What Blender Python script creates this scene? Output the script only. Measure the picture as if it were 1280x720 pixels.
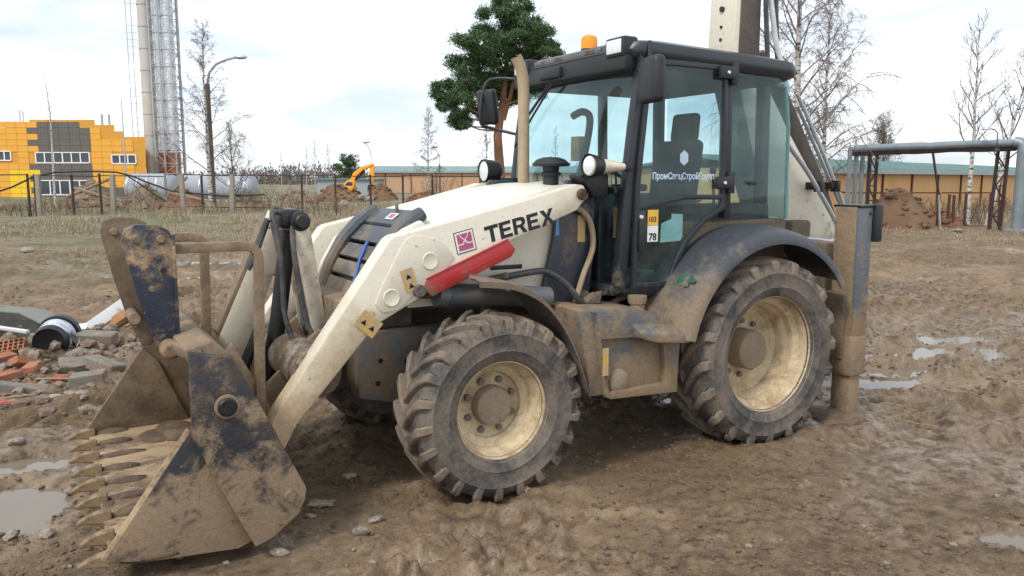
import bpy, bmesh, math, random
import numpy as np
from mathutils import Vector, Matrix

scene = bpy.context.scene
for o in list(bpy.data.objects):
    bpy.data.objects.remove(o)
COL = scene.collection
R = math.radians
rnd = random.Random(7)

# ------------------------------------------------------------------ camera
EYE, FPX, TILT = 1.9, 1000.0, math.atan(136.0 / 1000.0)
cd = bpy.data.cameras.new('camera')
cd.sensor_width = 36.0
cd.lens = FPX / 1280.0 * 36.0
cd.clip_start, cd.clip_end = 0.05, 3000.0
cam = bpy.data.objects.new('camera', cd)
COL.objects.link(cam)
cam.location = (0, 0, EYE)
cam.rotation_euler = (math.pi / 2 - TILT, 0, 0)
scene.camera = cam

# ------------------------------------------------------------------ sky, sun, exposure
SUN_EL, SUN_AZ = R(48), R(215)          # compass style: direction the light comes from, clockwise from +Y
world = bpy.data.worlds.new('World')
scene.world = world
world.use_nodes = True
wn, wl = world.node_tree.nodes, world.node_tree.links
wn.clear()
w_out = wn.new('ShaderNodeOutputWorld')
w_bg = wn.new('ShaderNodeBackground')
w_bg.inputs['Strength'].default_value = 0.1
sky = wn.new('ShaderNodeTexSky')
sky.sky_type = 'NISHITA'
sky.sun_disc = False
sky.sun_elevation = SUN_EL
sky.sun_rotation = SUN_AZ
sky.dust_density = 2.0
tc = wn.new('ShaderNodeTexCoord')
mp = wn.new('ShaderNodeMapping')
mp.inputs['Scale'].default_value = (1.6, 1.6, 7.0)
mp.inputs['Rotation'].default_value = (R(5), R(-4), R(20))
nz = wn.new('ShaderNodeTexNoise')
nz.inputs['Scale'].default_value = 1.7
nz.inputs['Detail'].default_value = 7
nz.inputs['Roughness'].default_value = 0.55
nz.inputs['Distortion'].default_value = 0.5
rp = wn.new('ShaderNodeValToRGB')
rp.color_ramp.elements[0].position = 0.40
rp.color_ramp.elements[0].color = (0.62, 0.62, 0.62, 1)
rp.color_ramp.elements[1].position = 0.58
rp.color_ramp.elements[1].color = (1, 1, 1, 1)
nz2 = wn.new('ShaderNodeTexNoise')
nz2.inputs['Scale'].default_value = 2.6
nz2.inputs['Detail'].default_value = 6
rp2 = wn.new('ShaderNodeValToRGB')
rp2.color_ramp.elements[0].position = 0.38
rp2.color_ramp.elements[0].color = (6.9, 7.6, 8.5, 1)
rp2.color_ramp.elements[1].position = 0.6
rp2.color_ramp.elements[1].color = (10.3, 10.5, 10.7, 1)
mx = wn.new('ShaderNodeMix')
mx.data_type = 'RGBA'
wl.new(tc.outputs['Generated'], mp.inputs['Vector'])
wl.new(mp.outputs[0], nz.inputs['Vector'])
wl.new(mp.outputs[0], nz2.inputs['Vector'])
wl.new(nz.outputs['Fac'], rp.inputs[0])
wl.new(nz2.outputs['Fac'], rp2.inputs[0])
wl.new(rp.outputs[0], mx.inputs['Factor'])
wl.new(sky.outputs[0], mx.inputs['A'])
wl.new(rp2.outputs[0], mx.inputs['B'])
wl.new(mx.outputs['Result'], w_bg.inputs['Color'])
wl.new(w_bg.outputs[0], w_out.inputs[0])

sd = bpy.data.lights.new('sun', 'SUN')
sd.energy = 1.5
sd.angle = R(10)
sd.color = (1.0, 0.965, 0.91)
sun = bpy.data.objects.new('sun', sd)
COL.objects.link(sun)
sdir = Vector((math.sin(SUN_AZ) * math.cos(SUN_EL), math.cos(SUN_AZ) * math.cos(SUN_EL), math.sin(SUN_EL)))
sun.rotation_euler = sdir.to_track_quat('Z', 'Y').to_euler()
sun.location = sdir * 60

vs = scene.view_settings
vs.view_transform = 'Standard'
vs.look = 'None'
vs.gamma = 1.0
vs.exposure = 0.6
scene.cycles.max_bounces = 10
scene.cycles.transparent_max_bounces = 16

# ------------------------------------------------------------------ helpers
CS, SN = math.cos(TILT), math.sin(TILT)


def at(px, py, D):
    """world point on the sight line of photo pixel (px, py) at distance D along +Y (used to measure the far background)"""
    u, v = (px - 640) / FPX, (py - 360) / FPX
    d = (u, CS - v * SN, -SN - v * CS)
    t = D / d[1]
    return Vector((t * d[0], D, EYE + t * d[2]))


def gat(px, py, z=0.0):
    u, v = (px - 640) / FPX, (py - 360) / FPX
    d = (u, CS - v * SN, -SN - v * CS)
    t = (z - EYE) / d[2]
    return (t * d[0], t * d[1])


class MB:
    def __init__(s):
        s.v, s.f = [], []

    def add(s, v, f):
        n = len(s.v)
        s.v += [tuple(p) for p in v]
        s.f += [tuple(i + n for i in q) for q in f]
        return s

    def box(s, x0, x1, y0, y1, z0, z1, M=None):
        v = [Vector((x, y, z)) for z in (z0, z1) for y in (y0, y1) for x in (x0, x1)]
        if M is not None:
            v = [M @ p for p in v]
        return s.add(v, [(0, 2, 3, 1), (4, 5, 7, 6), (0, 1, 5, 4), (2, 6, 7, 3), (0, 4, 6, 2), (1, 3, 7, 5)])

    def extr(s, pts, vec):
        n = len(pts)
        a = [Vector(p) for p in pts]
        b = [p + Vector(vec) for p in a]
        return s.add(a + b, [tuple(range(n))[::-1], tuple(range(n, 2 * n))] +
                     [(i, (i + 1) % n, n + (i + 1) % n, n + i) for i in range(n)])

    def prism(s, pts, y0, y1):                       # outline in X-Z, thickness along Y
        return s.extr([(x, y0, z) for x, z in pts], (0, y1 - y0, 0))

    def ring(s, outer, inner, y0, y1):
        n = len(outer)
        v = [(x, y0, z) for x, z in outer] + [(x, y0, z) for x, z in inner] + \
            [(x, y1, z) for x, z in outer] + [(x, y1, z) for x, z in inner]
        f = []
        for i in range(n):
            j = (i + 1) % n
            f += [(i, j, n + j, n + i), (2 * n + i, 3 * n + i, 3 * n + j, 2 * n + j),
                  (i, 2 * n + i, 2 * n + j, j), (n + i, n + j, 3 * n + j, 3 * n + i)]
        return s.add(v, f)

    def tube(s, path, r, n=8, caps=True, ry=None):
        P = [Vector(p) for p in path]
        m = len(P)
        rs = r if isinstance(r, (list, tuple)) else [r] * m
        T = []
        for i in range(m):
            t = P[min(i + 1, m - 1)] - P[max(i - 1, 0)]
            T.append(t.normalized() if t.length > 1e-9 else Vector((0, 0, 1)))
        up = Vector((0, 0, 1)) if abs(T[0].z) < .9 else Vector((0, 1, 0))
        u = T[0].cross(up).normalized()
        v = []
        for i in range(m):
            u = (u - T[i] * u.dot(T[i])).normalized()
            w = T[i].cross(u)
            for k in range(n):
                a = 2 * math.pi * k / n + (math.pi / 4 if n == 4 else 0)
                v.append(P[i] + (u * math.cos(a) + w * math.sin(a)) * rs[i])
        f = [(i * n + k, i * n + (k + 1) % n, (i + 1) * n + (k + 1) % n, (i + 1) * n + k)
             for i in range(m - 1) for k in range(n)]
        if caps:
            f += [tuple(range(n))[::-1], tuple(range((m - 1) * n, m * n))]
        return s.add(v, f)

    def lathe(s, prof, o=(0, 0, 0), axis='Y', n=32, closed=False, caps=True):
        """prof: list of (radius, offset along axis)"""
        v, m = [], len(prof)
        for r, h in prof:
            for k in range(n):
                a = 2 * math.pi * k / n
                c, d = r * math.cos(a), r * math.sin(a)
                p = {'Y': (c, h, d), 'Z': (c, d, h), 'X': (h, c, d)}[axis]
                v.append((o[0] + p[0], o[1] + p[1], o[2] + p[2]))
        f = [(i * n + k, i * n + (k + 1) % n, ((i + 1) % m) * n + (k + 1) % n, ((i + 1) % m) * n + k)
             for i in range(m if closed else m - 1) for k in range(n)]
        if not closed and caps:
            if prof[0][0] > 1e-6:
                f.append(tuple(range(n))[::-1])
            if prof[-1][0] > 1e-6:
                f.append(tuple(range((m - 1) * n, m * n)))
        return s.add(v, f)

    def loft(s, secs, closed=True, caps=True):
        n, m = len(secs[0]), len(secs)
        v = [p for q in secs for p in q]
        f = [(i * n + k, i * n + (k + 1) % n, (i + 1) * n + (k + 1) % n, (i + 1) * n + k)
             for i in range(m - 1) for k in range(n if closed else n - 1)]
        if caps and closed:
            f += [tuple(range(n))[::-1], tuple(range((m - 1) * n, m * n))]
        return s.add(v, f)

    def rock(s, c, size, seed, rz=0, sub=1):
        bm = bmesh.new()
        bmesh.ops.create_icosphere(bm, subdivisions=sub, radius=1)
        q = random.Random(seed)
        d = [(Vector((q.gauss(0, 1), q.gauss(0, 1), q.gauss(0, 1))).normalized(), q.uniform(.55, .95)) for _ in range(7)]
        M = Matrix.Rotation(rz, 3, 'Z')
        for w in bm.verts:
            for n_, k in d:
                e = w.co.dot(n_) - k
                if e > 0:
                    w.co -= n_ * e
            w.co = M @ Vector((w.co.x * size[0], w.co.y * size[1], w.co.z * size[2])) + Vector(c)
        n = len(s.v)
        bm.verts.index_update()
        s.v += [tuple(w.co) for w in bm.verts]
        s.f += [tuple(w.index + n for w in fc.verts) for fc in bm.faces]
        bm.free()
        return s

    def mesh(s, name, mat, bevel=0, seg=2, smooth=True, angle=35, fix=True):
        me = bpy.data.meshes.new(name)
        me.from_pydata(s.v, [], s.f)
        if fix or bevel:
            bm = bmesh.new()
            bm.from_mesh(me)
            bmesh.ops.remove_doubles(bm, verts=bm.verts, dist=1e-5)
            if fix:
                bmesh.ops.recalc_face_normals(bm, faces=bm.faces)
            if bevel:
                ed = [e for e in bm.edges if len(e.link_faces) == 2 and e.calc_face_angle(0) > R(28)]
                bmesh.ops.bevel(bm, geom=ed, offset=bevel, segments=seg, profile=.5, affect='EDGES', clamp_overlap=True)
            bm.to_mesh(me)
            bm.free()
        me.materials.append(mat)
        if smooth:
            me.shade_smooth()
            me.set_sharp_from_angle(angle=R(angle))
        return me

    def build(s, name, mat, parent=None, **k):
        loc = k.pop('loc', None)
        return link(name, s.mesh(name, mat, **k), parent, loc)


def link(name, me, parent=None, loc=None, rz=None):
    o = bpy.data.objects.new(name, me)
    COL.objects.link(o)
    if parent is not None:
        o.parent = parent
    if loc is not None:
        o.location = loc
    if rz is not None:
        o.rotation_euler = (0, 0, rz)
    return o


def tag(o, label=None, cat=None, group=None, kind=None):
    for k, v in (('label', label), ('category', cat), ('group', group), ('kind', kind)):
        if v:
            o[k] = v
    return o


def thing(name, label, cat, loc=(0, 0, 0), rz=0.0, group=None):
    o = bpy.data.objects.new(name, None)
    o.empty_display_size = .2
    COL.objects.link(o)
    o.location = loc
    o.rotation_euler = (0, 0, rz)
    return tag(o, label, cat, group)


def copy_tree(o, parent=None):
    c = o.copy()
    COL.objects.link(c)
    if parent is not None:
        c.parent = parent
    for ch in list(o.children):
        copy_tree(ch, c)
    return c


def text_mesh(txt, size, mat, ext=.0015, off=0.0, sx=1.0, align='LEFT'):
    cu = bpy.data.curves.new('lettering', 'FONT')
    cu.body = txt
    cu.size = size
    cu.extrude = ext
    cu.offset = off
    cu.align_x = align
    cu.resolution_u = 3
    ob = bpy.data.objects.new('lettering', cu)
    COL.objects.link(ob)
    dg = bpy.context.evaluated_depsgraph_get()
    me = bpy.data.meshes.new_from_object(ob.evaluated_get(dg))
    bpy.data.objects.remove(ob)
    for v in me.vertices:
        v.co.x *= sx
    me.materials.clear()
    me.materials.append(mat)
    return me


# ------------------------------------------------------------------ materials
def _nt(name):
    m = bpy.data.materials.new(name)
    m.use_nodes = True
    nt = m.node_tree
    return m, nt, nt.nodes['Principled BSDF'], nt.nodes.new, nt.links.new


def math_n(new, lk, op, a, b=None, c=None, clamp=False):
    n = new('ShaderNodeMath')
    n.operation = op
    n.use_clamp = clamp
    for i, x in enumerate((a, b, c)):
        if x is None:
            continue
        if isinstance(x, (int, float)):
            n.inputs[i].default_value = x
        else:
            lk(x, n.inputs[i])
    return n.outputs[0]


def noise_n(new, lk, vec, scale, detail=6, rough=.6, dist=0.0):
    n = new('ShaderNodeTexNoise')
    n.inputs['Scale'].default_value = scale
    n.inputs['Detail'].default_value = detail
    n.inputs['Roughness'].default_value = rough
    n.inputs['Distortion'].default_value = dist
    if vec is not None:
        lk(vec, n.inputs['Vector'])
    return n.outputs['Fac']


def mixc(new, lk, fac, a, b):
    n = new('ShaderNodeMix')
    n.data_type = 'RGBA'
    for key, x in (('Factor', fac), ('A', a), ('B', b)):
        if isinstance(x, (int, float)):
            n.inputs[key].default_value = x
        elif isinstance(x, tuple):
            n.inputs[key].default_value = (*x, 1)
        else:
            lk(x, n.inputs[key])
    return n.outputs['Result']


def ramp(new, lk, fac, a, b):
    n = new('ShaderNodeMapRange')
    n.interpolation_type = 'SMOOTHSTEP'
    n.inputs['From Min'].default_value = a
    n.inputs['From Max'].default_value = b
    lk(fac, n.inputs['Value'])
    return n.outputs['Result']


MUD = (.19, .135, .085)


def dirty(name, base, dirt=MUD, amt=.5, scale=2.5, rough=.45, metal=0.0, bump=.35, zr=None, zk=.5, spat=.0, rust=0.0,
          var=.12, bscale=40, sharp=.12, drough=.85, stretch=(1, 1, 1)):
    """paint under patches of dried mud, spatter and rust specks; object space"""
    m, nt, bs, new, lk = _nt(name)
    tcn = new('ShaderNodeTexCoord')
    mpn = new('ShaderNodeMapping')
    mpn.inputs['Scale'].default_value = stretch
    lk(tcn.outputs['Object'], mpn.inputs['Vector'])
    v = mpn.outputs[0]
    n1 = noise_n(new, lk, v, scale, 9, .68, .3)
    n2 = noise_n(new, lk, v, scale * 9, 6, .65)
    n3 = noise_n(new, lk, v, bscale, 5, .7)
    f = math_n(new, lk, 'ADD', math_n(new, lk, 'MULTIPLY', n1, .75), math_n(new, lk, 'MULTIPLY', n2, .25))
    if zr:
        sp = new('ShaderNodeSeparateXYZ')
        lk(tcn.outputs['Object'], sp.inputs[0])
        g = new('ShaderNodeMapRange')
        g.inputs['From Min'].default_value = zr[1]
        g.inputs['From Max'].default_value = zr[0]
        lk(sp.outputs['Z'], g.inputs['Value'])
        f = math_n(new, lk, 'ADD', f, math_n(new, lk, 'MULTIPLY', g.outputs[0], zk * .5))
    th = .5 + (.5 - amt) * .45
    fac = ramp(new, lk, f, th - sharp / 2, th + sharp / 2)
    if spat:
        s2 = noise_n(new, lk, tcn.outputs['Object'], 55, 3, .7)
        fac = math_n(new, lk, 'MAXIMUM', fac, math_n(new, lk, 'MULTIPLY', ramp(new, lk, s2, .66 - spat * .15, .74 - spat * .15), .75))
    vb = math_n(new, lk, 'MULTIPLY_ADD', n2, var * 2, 1 - var)
    hs = new('ShaderNodeHueSaturation')
    hs.inputs['Color'].default_value = (*base, 1)
    lk(vb, hs.inputs['Value'])
    bc = hs.outputs[0]
    if rust:
        r_ = noise_n(new, lk, tcn.outputs['Object'], 16, 7, .75)
        bc = mixc(new, lk, ramp(new, lk, r_, .68 - rust * .16, .74 - rust * .14), bc, (.13, .055, .025))
    hd = new('ShaderNodeHueSaturation')
    hd.inputs['Color'].default_value = (*dirt, 1)
    lk(math_n(new, lk, 'MULTIPLY_ADD', n3, .9, .55), hd.inputs['Value'])
    lk(mixc(new, lk, fac, bc, hd.outputs[0]), bs.inputs['Base Color'])
    lk(math_n(new, lk, 'MULTIPLY_ADD', fac, drough - rough, rough), bs.inputs['Roughness'])
    bs.inputs['Metallic'].default_value = metal
    if bump:
        b = new('ShaderNodeBump')
        b.inputs['Strength'].default_value = bump
        b.inputs['Distance'].default_value = .012
        h = math_n(new, lk, 'ADD', math_n(new, lk, 'MULTIPLY', fac, .35), math_n(new, lk, 'MULTIPLY', math_n(new, lk, 'MULTIPLY', n3, fac), .9))
        lk(h, b.inputs['Height'])
        lk(b.outputs[0], bs.inputs['Normal'])
    return m


def plain(name, col, rough=.5, metal=0.0, var=.15, scale=8, bump=0.0, bscale=60, emit=None, spec=None):
    m, nt, bs, new, lk = _nt(name)
    tcn = new('ShaderNodeTexCoord')
    n = noise_n(new, lk, tcn.outputs['Object'], scale, 6, .65)
    hs = new('ShaderNodeHueSaturation')
    hs.inputs['Color'].default_value = (*col, 1)
    lk(math_n(new, lk, 'MULTIPLY_ADD', n, var * 4, 1 - var * 2), hs.inputs['Value'])
    lk(hs.outputs[0], bs.inputs['Base Color'])
    bs.inputs['Roughness'].default_value = rough
    bs.inputs['Metallic'].default_value = metal
    if spec is not None:
        bs.inputs['Specular IOR Level'].default_value = spec
    if bump:
        b = new('ShaderNodeBump')
        b.inputs['Strength'].default_value = bump
        b.inputs['Distance'].default_value = .01
        lk(noise_n(new, lk, tcn.outputs['Object'], bscale, 5, .7), b.inputs['Height'])
        lk(b.outputs[0], bs.inputs['Normal'])
    return m


def glass_mat(name, tint=(.62, .80, .76), dirt=.12):
    m = bpy.data.materials.new(name)
    m.use_nodes = True
    nt = m.node_tree
    nt.nodes.clear()
    new, lk = nt.nodes.new, nt.links.new
    out = new('ShaderNodeOutputMaterial')
    tr = new('ShaderNodeBsdfTransparent')
    tr.inputs[0].default_value = (*tint, 1)
    gl = new('ShaderNodeBsdfGlossy')
    gl.inputs['Roughness'].default_value = .02
    gl.inputs['Color'].default_value = (.8, .95, .95, 1)
    fr = new('ShaderNodeFresnel')
    fr.inputs['IOR'].default_value = 1.55
    ge = new('ShaderNodeNewGeometry')
    front = math_n(new, lk, 'SUBTRACT', 1.0, ge.outputs['Backfacing'])
    mx1 = new('ShaderNodeMixShader')
    lk(math_n(new, lk, 'MULTIPLY', fr.outputs[0], front), mx1.inputs[0])
    lk(tr.outputs[0], mx1.inputs[1])
    lk(gl.outputs[0], mx1.inputs[2])
    df = new('ShaderNodeBsdfDiffuse')
    df.inputs[0].default_value = (.42, .50, .48, 1)
    tcn = new('ShaderNodeTexCoord')
    n = noise_n(new, lk, tcn.outputs['Object'], 2.2, 7, .65)
    f = math_n(new, lk, 'MULTIPLY', math_n(new, lk, 'MULTIPLY', ramp(new, lk, n, .3, .75), dirt), front)
    mx2 = new('ShaderNodeMixShader')
    lk(f, mx2.inputs[0])
    lk(mx1.outputs[0], mx2.inputs[1])
    lk(df.outputs[0], mx2.inputs[2])
    lk(mx2.outputs[0], out.inputs[0])
    return m


M = {}
M['cream'] = dirty('cream_paint', (.66, .61, .50), dirt=(.30, .22, .14), amt=.16, scale=2.2, rough=.38, zr=(.5, 1.6), zk=.30, spat=.25, rust=.35, bump=.15)
M['cream_arm'] = dirty('cream_arm_paint', (.66, .61, .50), dirt=(.46, .345, .215), amt=.12, scale=2.4, rough=.38, zr=(.35, 1.35), zk=.95, spat=.22, rust=.38, bump=.12, sharp=.3)
M['cream_clean'] = dirty('hood_paint', (.74, .70, .61), dirt=(.45, .38, .27), amt=.08, scale=2.0, rough=.30, spat=.12, rust=.05, bump=.05, var=.05)
M['rim'] = dirty('rim_paint', (.62, .52, .34), dirt=(.30, .20, .11), amt=.52, scale=4, rough=.45, rust=.3, bump=.15, sharp=.3)
M['rim_hub'] = dirty('hub_mud', (.22, .18, .13), dirt=(.26, .20, .14), amt=.6, scale=6, rough=.7)
M['rubber'] = dirty('tyre_rubber', (.028, .030, .036), dirt=(.23, .18, .13), amt=.58, scale=3.2, rough=.7, bump=.5, sharp=.34, spat=.2)
M['rubber_side'] = dirty('tyre_sidewall', (.030, .032, .037), dirt=(.17, .14, .11), amt=.54, scale=3.4, rough=.65, bump=.35, sharp=.26, spat=.25)
M['dark'] = dirty('dark_blue_paint', (.035, .043, .058), dirt=(.17, .125, .08), amt=.25, scale=2.6, rough=.38, spat=.18, bump=.15)
M['fender'] = dirty('fender_plastic', (.042, .048, .058), dirt=(.21, .16, .11), amt=.20, scale=2.2, rough=.45, zr=(.85, 1.30), zk=.85, spat=.3, bump=.35, sharp=.25)
M['fender_mud'] = dirty('thin_fender_mud', (.09, .09, .095), dirt=(.20, .14, .09), amt=.5, scale=3.5, rough=.55, bump=.4, sharp=.3)
M['cab'] = dirty('cab_frame_paint', (.018, .021, .027), dirt=(.12, .10, .075), amt=.14, scale=2.6, rough=.42, bump=.08, zr=(1.15, 1.7), zk=.25)
M['plastic'] = plain('black_plastic', (.016, .018, .021), .5, 0, .2, 12, .1)
M['roof'] = plain('roof_plastic', (.024, .030, .036), .36, 0, .2, 4, .08, 30)
M['frame'] = dirty('chassis_mud', (.06, .055, .05), dirt=(.17, .12, .08), amt=.6, scale=4, rough=.6, bump=.6, sharp=.3)
M['tank'] = dirty('step_box_mud', (.085, .10, .115), dirt=(.25, .175, .105), amt=.57, scale=3.6, rough=.5, bump=.4, sharp=.22, zr=(.5, 1.1), zk=.12)
def worn_steel(name, dark, rust, mud, k, mudk):
    m, nt, bs, new, lk = _nt(name)
    tcn = new('ShaderNodeTexCoord')
    v = tcn.outputs['Object']
    mpn = new('ShaderNodeMapping')
    mpn.inputs['Scale'].default_value = (1.0, 1.0, 1.0)
    mpn.inputs['Rotation'].default_value = (0, R(35), 0)
    lk(v, mpn.inputs['Vector'])
    mp2 = new('ShaderNodeMapping')
    mp2.inputs['Scale'].default_value = (3, 3, 40)
    lk(mpn.outputs[0], mp2.inputs['Vector'])
    n1 = noise_n(new, lk, v, 2.3, 10, .7, .6)
    n2 = noise_n(new, lk, v, 5.5, 9, .72, .4)
    n3 = noise_n(new, lk, v, 60, 5, .75)
    sc = noise_n(new, lk, mp2.outputs[0], 3.5, 6, .7)
    sp = new('ShaderNodeSeparateXYZ')
    lk(v, sp.inputs[0])
    c = mixc(new, lk, ramp(new, lk, n2, .40, .62), dark, rust)
    c = mixc(new, lk, math_n(new, lk, 'MULTIPLY', ramp(new, lk, n1, .50, .66), .8), c, (.105, .105, .10))
    g = new('ShaderNodeMapRange')
    g.inputs['From Min'].default_value = .95
    g.inputs['From Max'].default_value = .05
    lk(sp.outputs['Z'], g.inputs['Value'])
    f = math_n(new, lk, 'ADD', math_n(new, lk, 'MULTIPLY', n1, .55), math_n(new, lk, 'MULTIPLY', n2, .45))
    f = math_n(new, lk, 'ADD', f, math_n(new, lk, 'MULTIPLY', g.outputs[0], mudk))
    fm = ramp(new, lk, f, k, k + .11)
    hd = new('ShaderNodeHueSaturation')
    hd.inputs['Color'].default_value = (*mud, 1)
    lk(math_n(new, lk, 'MULTIPLY_ADD', n3, 1.0, .5), hd.inputs['Value'])
    c = mixc(new, lk, fm, c, hd.outputs[0])
    c = mixc(new, lk, math_n(new, lk, 'MULTIPLY', ramp(new, lk, sc, .66, .74), .6), c, (.30, .27, .23))
    sp2 = noise_n(new, lk, v, 48, 3, .7)
    c = mixc(new, lk, ramp(new, lk, sp2, .70, .76), c, (.42, .36, .28))
    lk(c, bs.inputs['Base Color'])
    lk(math_n(new, lk, 'MULTIPLY_ADD', fm, .35, .5), bs.inputs['Roughness'])
    b = new('ShaderNodeBump')
    b.inputs['Strength'].default_value = .5
    b.inputs['Distance'].default_value = .014
    lk(math_n(new, lk, 'ADD', fm, math_n(new, lk, 'MULTIPLY', n3, .7)), b.inputs['Height'])
    lk(b.outputs[0], bs.inputs['Normal'])
    return m


M['bucket'] = worn_steel('bucket_worn_steel', (.020, .022, .028), (.075, .050, .034), (.27, .195, .125), .50, .14)
M['bucket_in'] = dirty('bucket_inside_clay', (.36, .265, .155), dirt=(.15, .10, .062), amt=.47, scale=3.0, rough=.7, bump=.5, sharp=.15, stretch=(1, 1.6, 1))
M['bucket_far'] = dirty('bucket_inside_rust', (.085, .058, .038), dirt=(.20, .145, .09), amt=.47, scale=4, rough=.7, bump=.3, sharp=.3)
M['plate'] = worn_steel('fold_plate_steel', (.014, .022, .040), (.03, .032, .04), (.37, .25, .145), .475, .05)
M['tubular'] = dirty('muddy_tube', (.11, .08, .055), dirt=(.25, .18, .11), amt=.62, scale=5, rough=.65, bump=.4, sharp=.3)
M['tooth'] = dirty('worn_tooth_steel', (.27, .185, .10), dirt=(.14, .095, .058), amt=.52, scale=7, rough=.6, bump=.3)
M['red'] = dirty('red_guard_paint', (.42, .028, .030), dirt=(.24, .11, .075), amt=.24, scale=4, zr=(1.2, 1.42), zk=.45, rough=.42, bump=.08, spat=.1, var=.2)
M['steel'] = dirty('greasy_steel', (.16, .15, .14), dirt=(.10, .075, .05), amt=.45, scale=6, rough=.4, metal=.4)
M['cylgrey'] = dirty('cylinder_grey', (.10, .11, .12), dirt=(.2, .15, .1), amt=.4, scale=4, rough=.4, sharp=.3)
M['cylrust'] = dirty('cylinder_brown', (.05, .05, .055), dirt=(.13, .095, .065), amt=.5, scale=4, rough=.45, sharp=.4)
M['grease'] = plain('black_grease', (.010, .010, .011), .35, 0, .3, 14, .4)
M['hose'] = dirty('hose_rubber', (.035, .038, .045), dirt=(.16, .13, .10), amt=.35, scale=7, rough=.5, sharp=.3)
M['exhaust'] = dirty('exhaust_tan', (.40, .31, .20), dirt=(.24, .18, .11), amt=.4, scale=6, rough=.55, bump=.15, sharp=.4)
M['glass'] = glass_mat('tinted_glass', (.79, .875, .89), .10)
M['glass_wind'] = glass_mat('windscreen_glass', (.86, .94, .945), .06)
M['lens'] = plain('lamp_lens', (.72, .74, .74), .12, .0, .15, 25)
M['lens_yellow'] = plain('lamp_side_lens', (.62, .56, .44), .2, 0, .15, 25)
M['amber'] = plain('amber_plastic', (.85, .30, .015), .3, 0, .1, 6)
M['yellow_print'] = plain('yellow_sticker', (.72, .43, .06), .5, 0, .15, 12)
M['yellow_worn'] = dirty('worn_yellow_sticker', (.52, .33, .09), dirt=(.42, .32, .20), amt=.5, scale=14, rough=.5, bump=0)
M['white_print'] = plain('white_sticker', (.75, .75, .74), .5, 0, .06, 12)
M['black_print'] = plain('black_print', (.012, .012, .014), .5, 0, .1, 12)
M['pink_print'] = plain('pink_print', (.42, .09, .17), .5, 0, .12, 12)
M['window_print'] = plain('window_lettering', (.55, .68, .80), .6, 0, .05, 12)
M['seat'] = plain('seat_fabric', (.02, .022, .026), .85, 0, .3, 20, .2)
M['interior'] = plain('cab_lining', (.045, .05, .055), .7, 0, .25, 6, .1)
M['floor_mat'] = plain('cab_interior_green', (.05, .10, .07), .7, 0, .4, 5, .1)
M['rustbrown'] = plain('rust_brown_grease', (.10, .05, .03), .6, 0, .3, 14, .3)
M['tube_mud'] = dirty('muddy_cross_tube', (.40, .34, .25), dirt=(.12, .085, .055), amt=.62, scale=4, rough=.6, bump=.5, sharp=.2)
M['cream_worn'] = dirty('cream_worn_paint', (.58, .53, .42), dirt=(.27, .20, .13), amt=.36, scale=4.5, rough=.45, spat=.3, rust=.45, bump=.25, sharp=.2)
M['strap'] = plain('blue_strap', (.03, .11, .38), .6, 0, .2, 20)
M['stab_mud'] = dirty('stabiliser_paint', (.105, .120, .138), dirt=(.27, .185, .11), amt=.30, scale=3.0, rough=.45, bump=.4, zr=(.0, 1.3), zk=.45, sharp=.14)
M['stab_front'] = dirty('stabiliser_dried_mud', (.20, .15, .10), dirt=(.29, .205, .125), amt=.6, scale=7, rough=.8, bump=.8, sharp=.3, bscale=60)
M['mudcake'] = dirty('wet_mud_cake', (.10, .065, .042), dirt=(.15, .10, .065), amt=.5, scale=6, rough=.6, bump=.7)
M['greenpaint'] = dirty('green_paint_patch', (.015, .11, .085), dirt=(.22, .16, .10), amt=.42, scale=9, rough=.5, bump=.2)

# ------------------------------------------------------------------ terrain
YAW = 0.524
FWD = np.array([-math.cos(YAW), -math.sin(YAW)])
LFT = np.array([math.sin(YAW), -math.cos(YAW)])
ORG = np.array([1.3206, 6.5454])


def vnoise(x, y, seed):
    xi, yi = np.floor(x).astype(np.int64), np.floor(y).astype(np.int64)
    fx, fy = x - xi, y - yi
    fx, fy = fx * fx * (3 - 2 * fx), fy * fy * (3 - 2 * fy)

    def h(a, b):
        n = (a * 374761393 + b * 668265263 + seed * 974634777) & 0xffffffff
        n = ((n ^ (n >> 13)) * 1274126177) & 0xffffffff
        n = ((n ^ (n >> 16)) * 2246822519) & 0xffffffff
        return ((n ^ (n >> 15)) & 0xffff) / 65535.0
    a, b, c, d = h(xi, yi), h(xi + 1, yi), h(xi, yi + 1), h(xi + 1, yi + 1)
    return (a + (b - a) * fx) * (1 - fy) + (c + (d - c) * fx) * fy


def fbm(x, y, seed, octv=4, gain=.5, ridge=False):
    s, a, t = 0, 1.0, 0
    for i in range(octv):
        n = vnoise(x * 2 ** i + i * 17.3, y * 2 ** i - i * 9.1, seed + i)
        if ridge:
            n = 1 - np.abs(2 * n - 1)
        s = s + a * n
        t += a
        a *= gain
    return s / t


def sm(x, a, b):
    t = np.clip((x - a) / (b - a), 0, 1)
    return t * t * (3 - 2 * t)


# (x, y, half length, half width, turn, water level, edge roughness)
PUDDLES = [(4.75, 8.75, 1.15, .42, .12, -.030, .75), (5.5, 9.55, .7, .28, .2, -.028, .7), (3.25, 7.45, .85, .36, .1, -.030, .5),
           (-3.0, 4.45, .54, .44, .5, -.032, .7), (-3.25, 5.2, .35, .22, .3, -.032, .5), (2.78, 4.08, .26, .13, .1, -.034, 1.0),
           (-6.2, 15.6, 1.5, .55, .1, -.03, .9), (-7.6, 18.4, 2.2, .7, .0, -.03, .9),
           (-4.6, 16.2, .9, .4, .1, -.03, .9), (1.75, 6.9, .55, .20, .4, -.03, .8), (4.1, 7.9, .5, .16, .2, -.028, .8),
           (6.3, 11.2, .8, .25, .1, -.03, .9),
           (-10.5, 17.0, 1.2, .35, .1, -.03, .9)]


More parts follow.
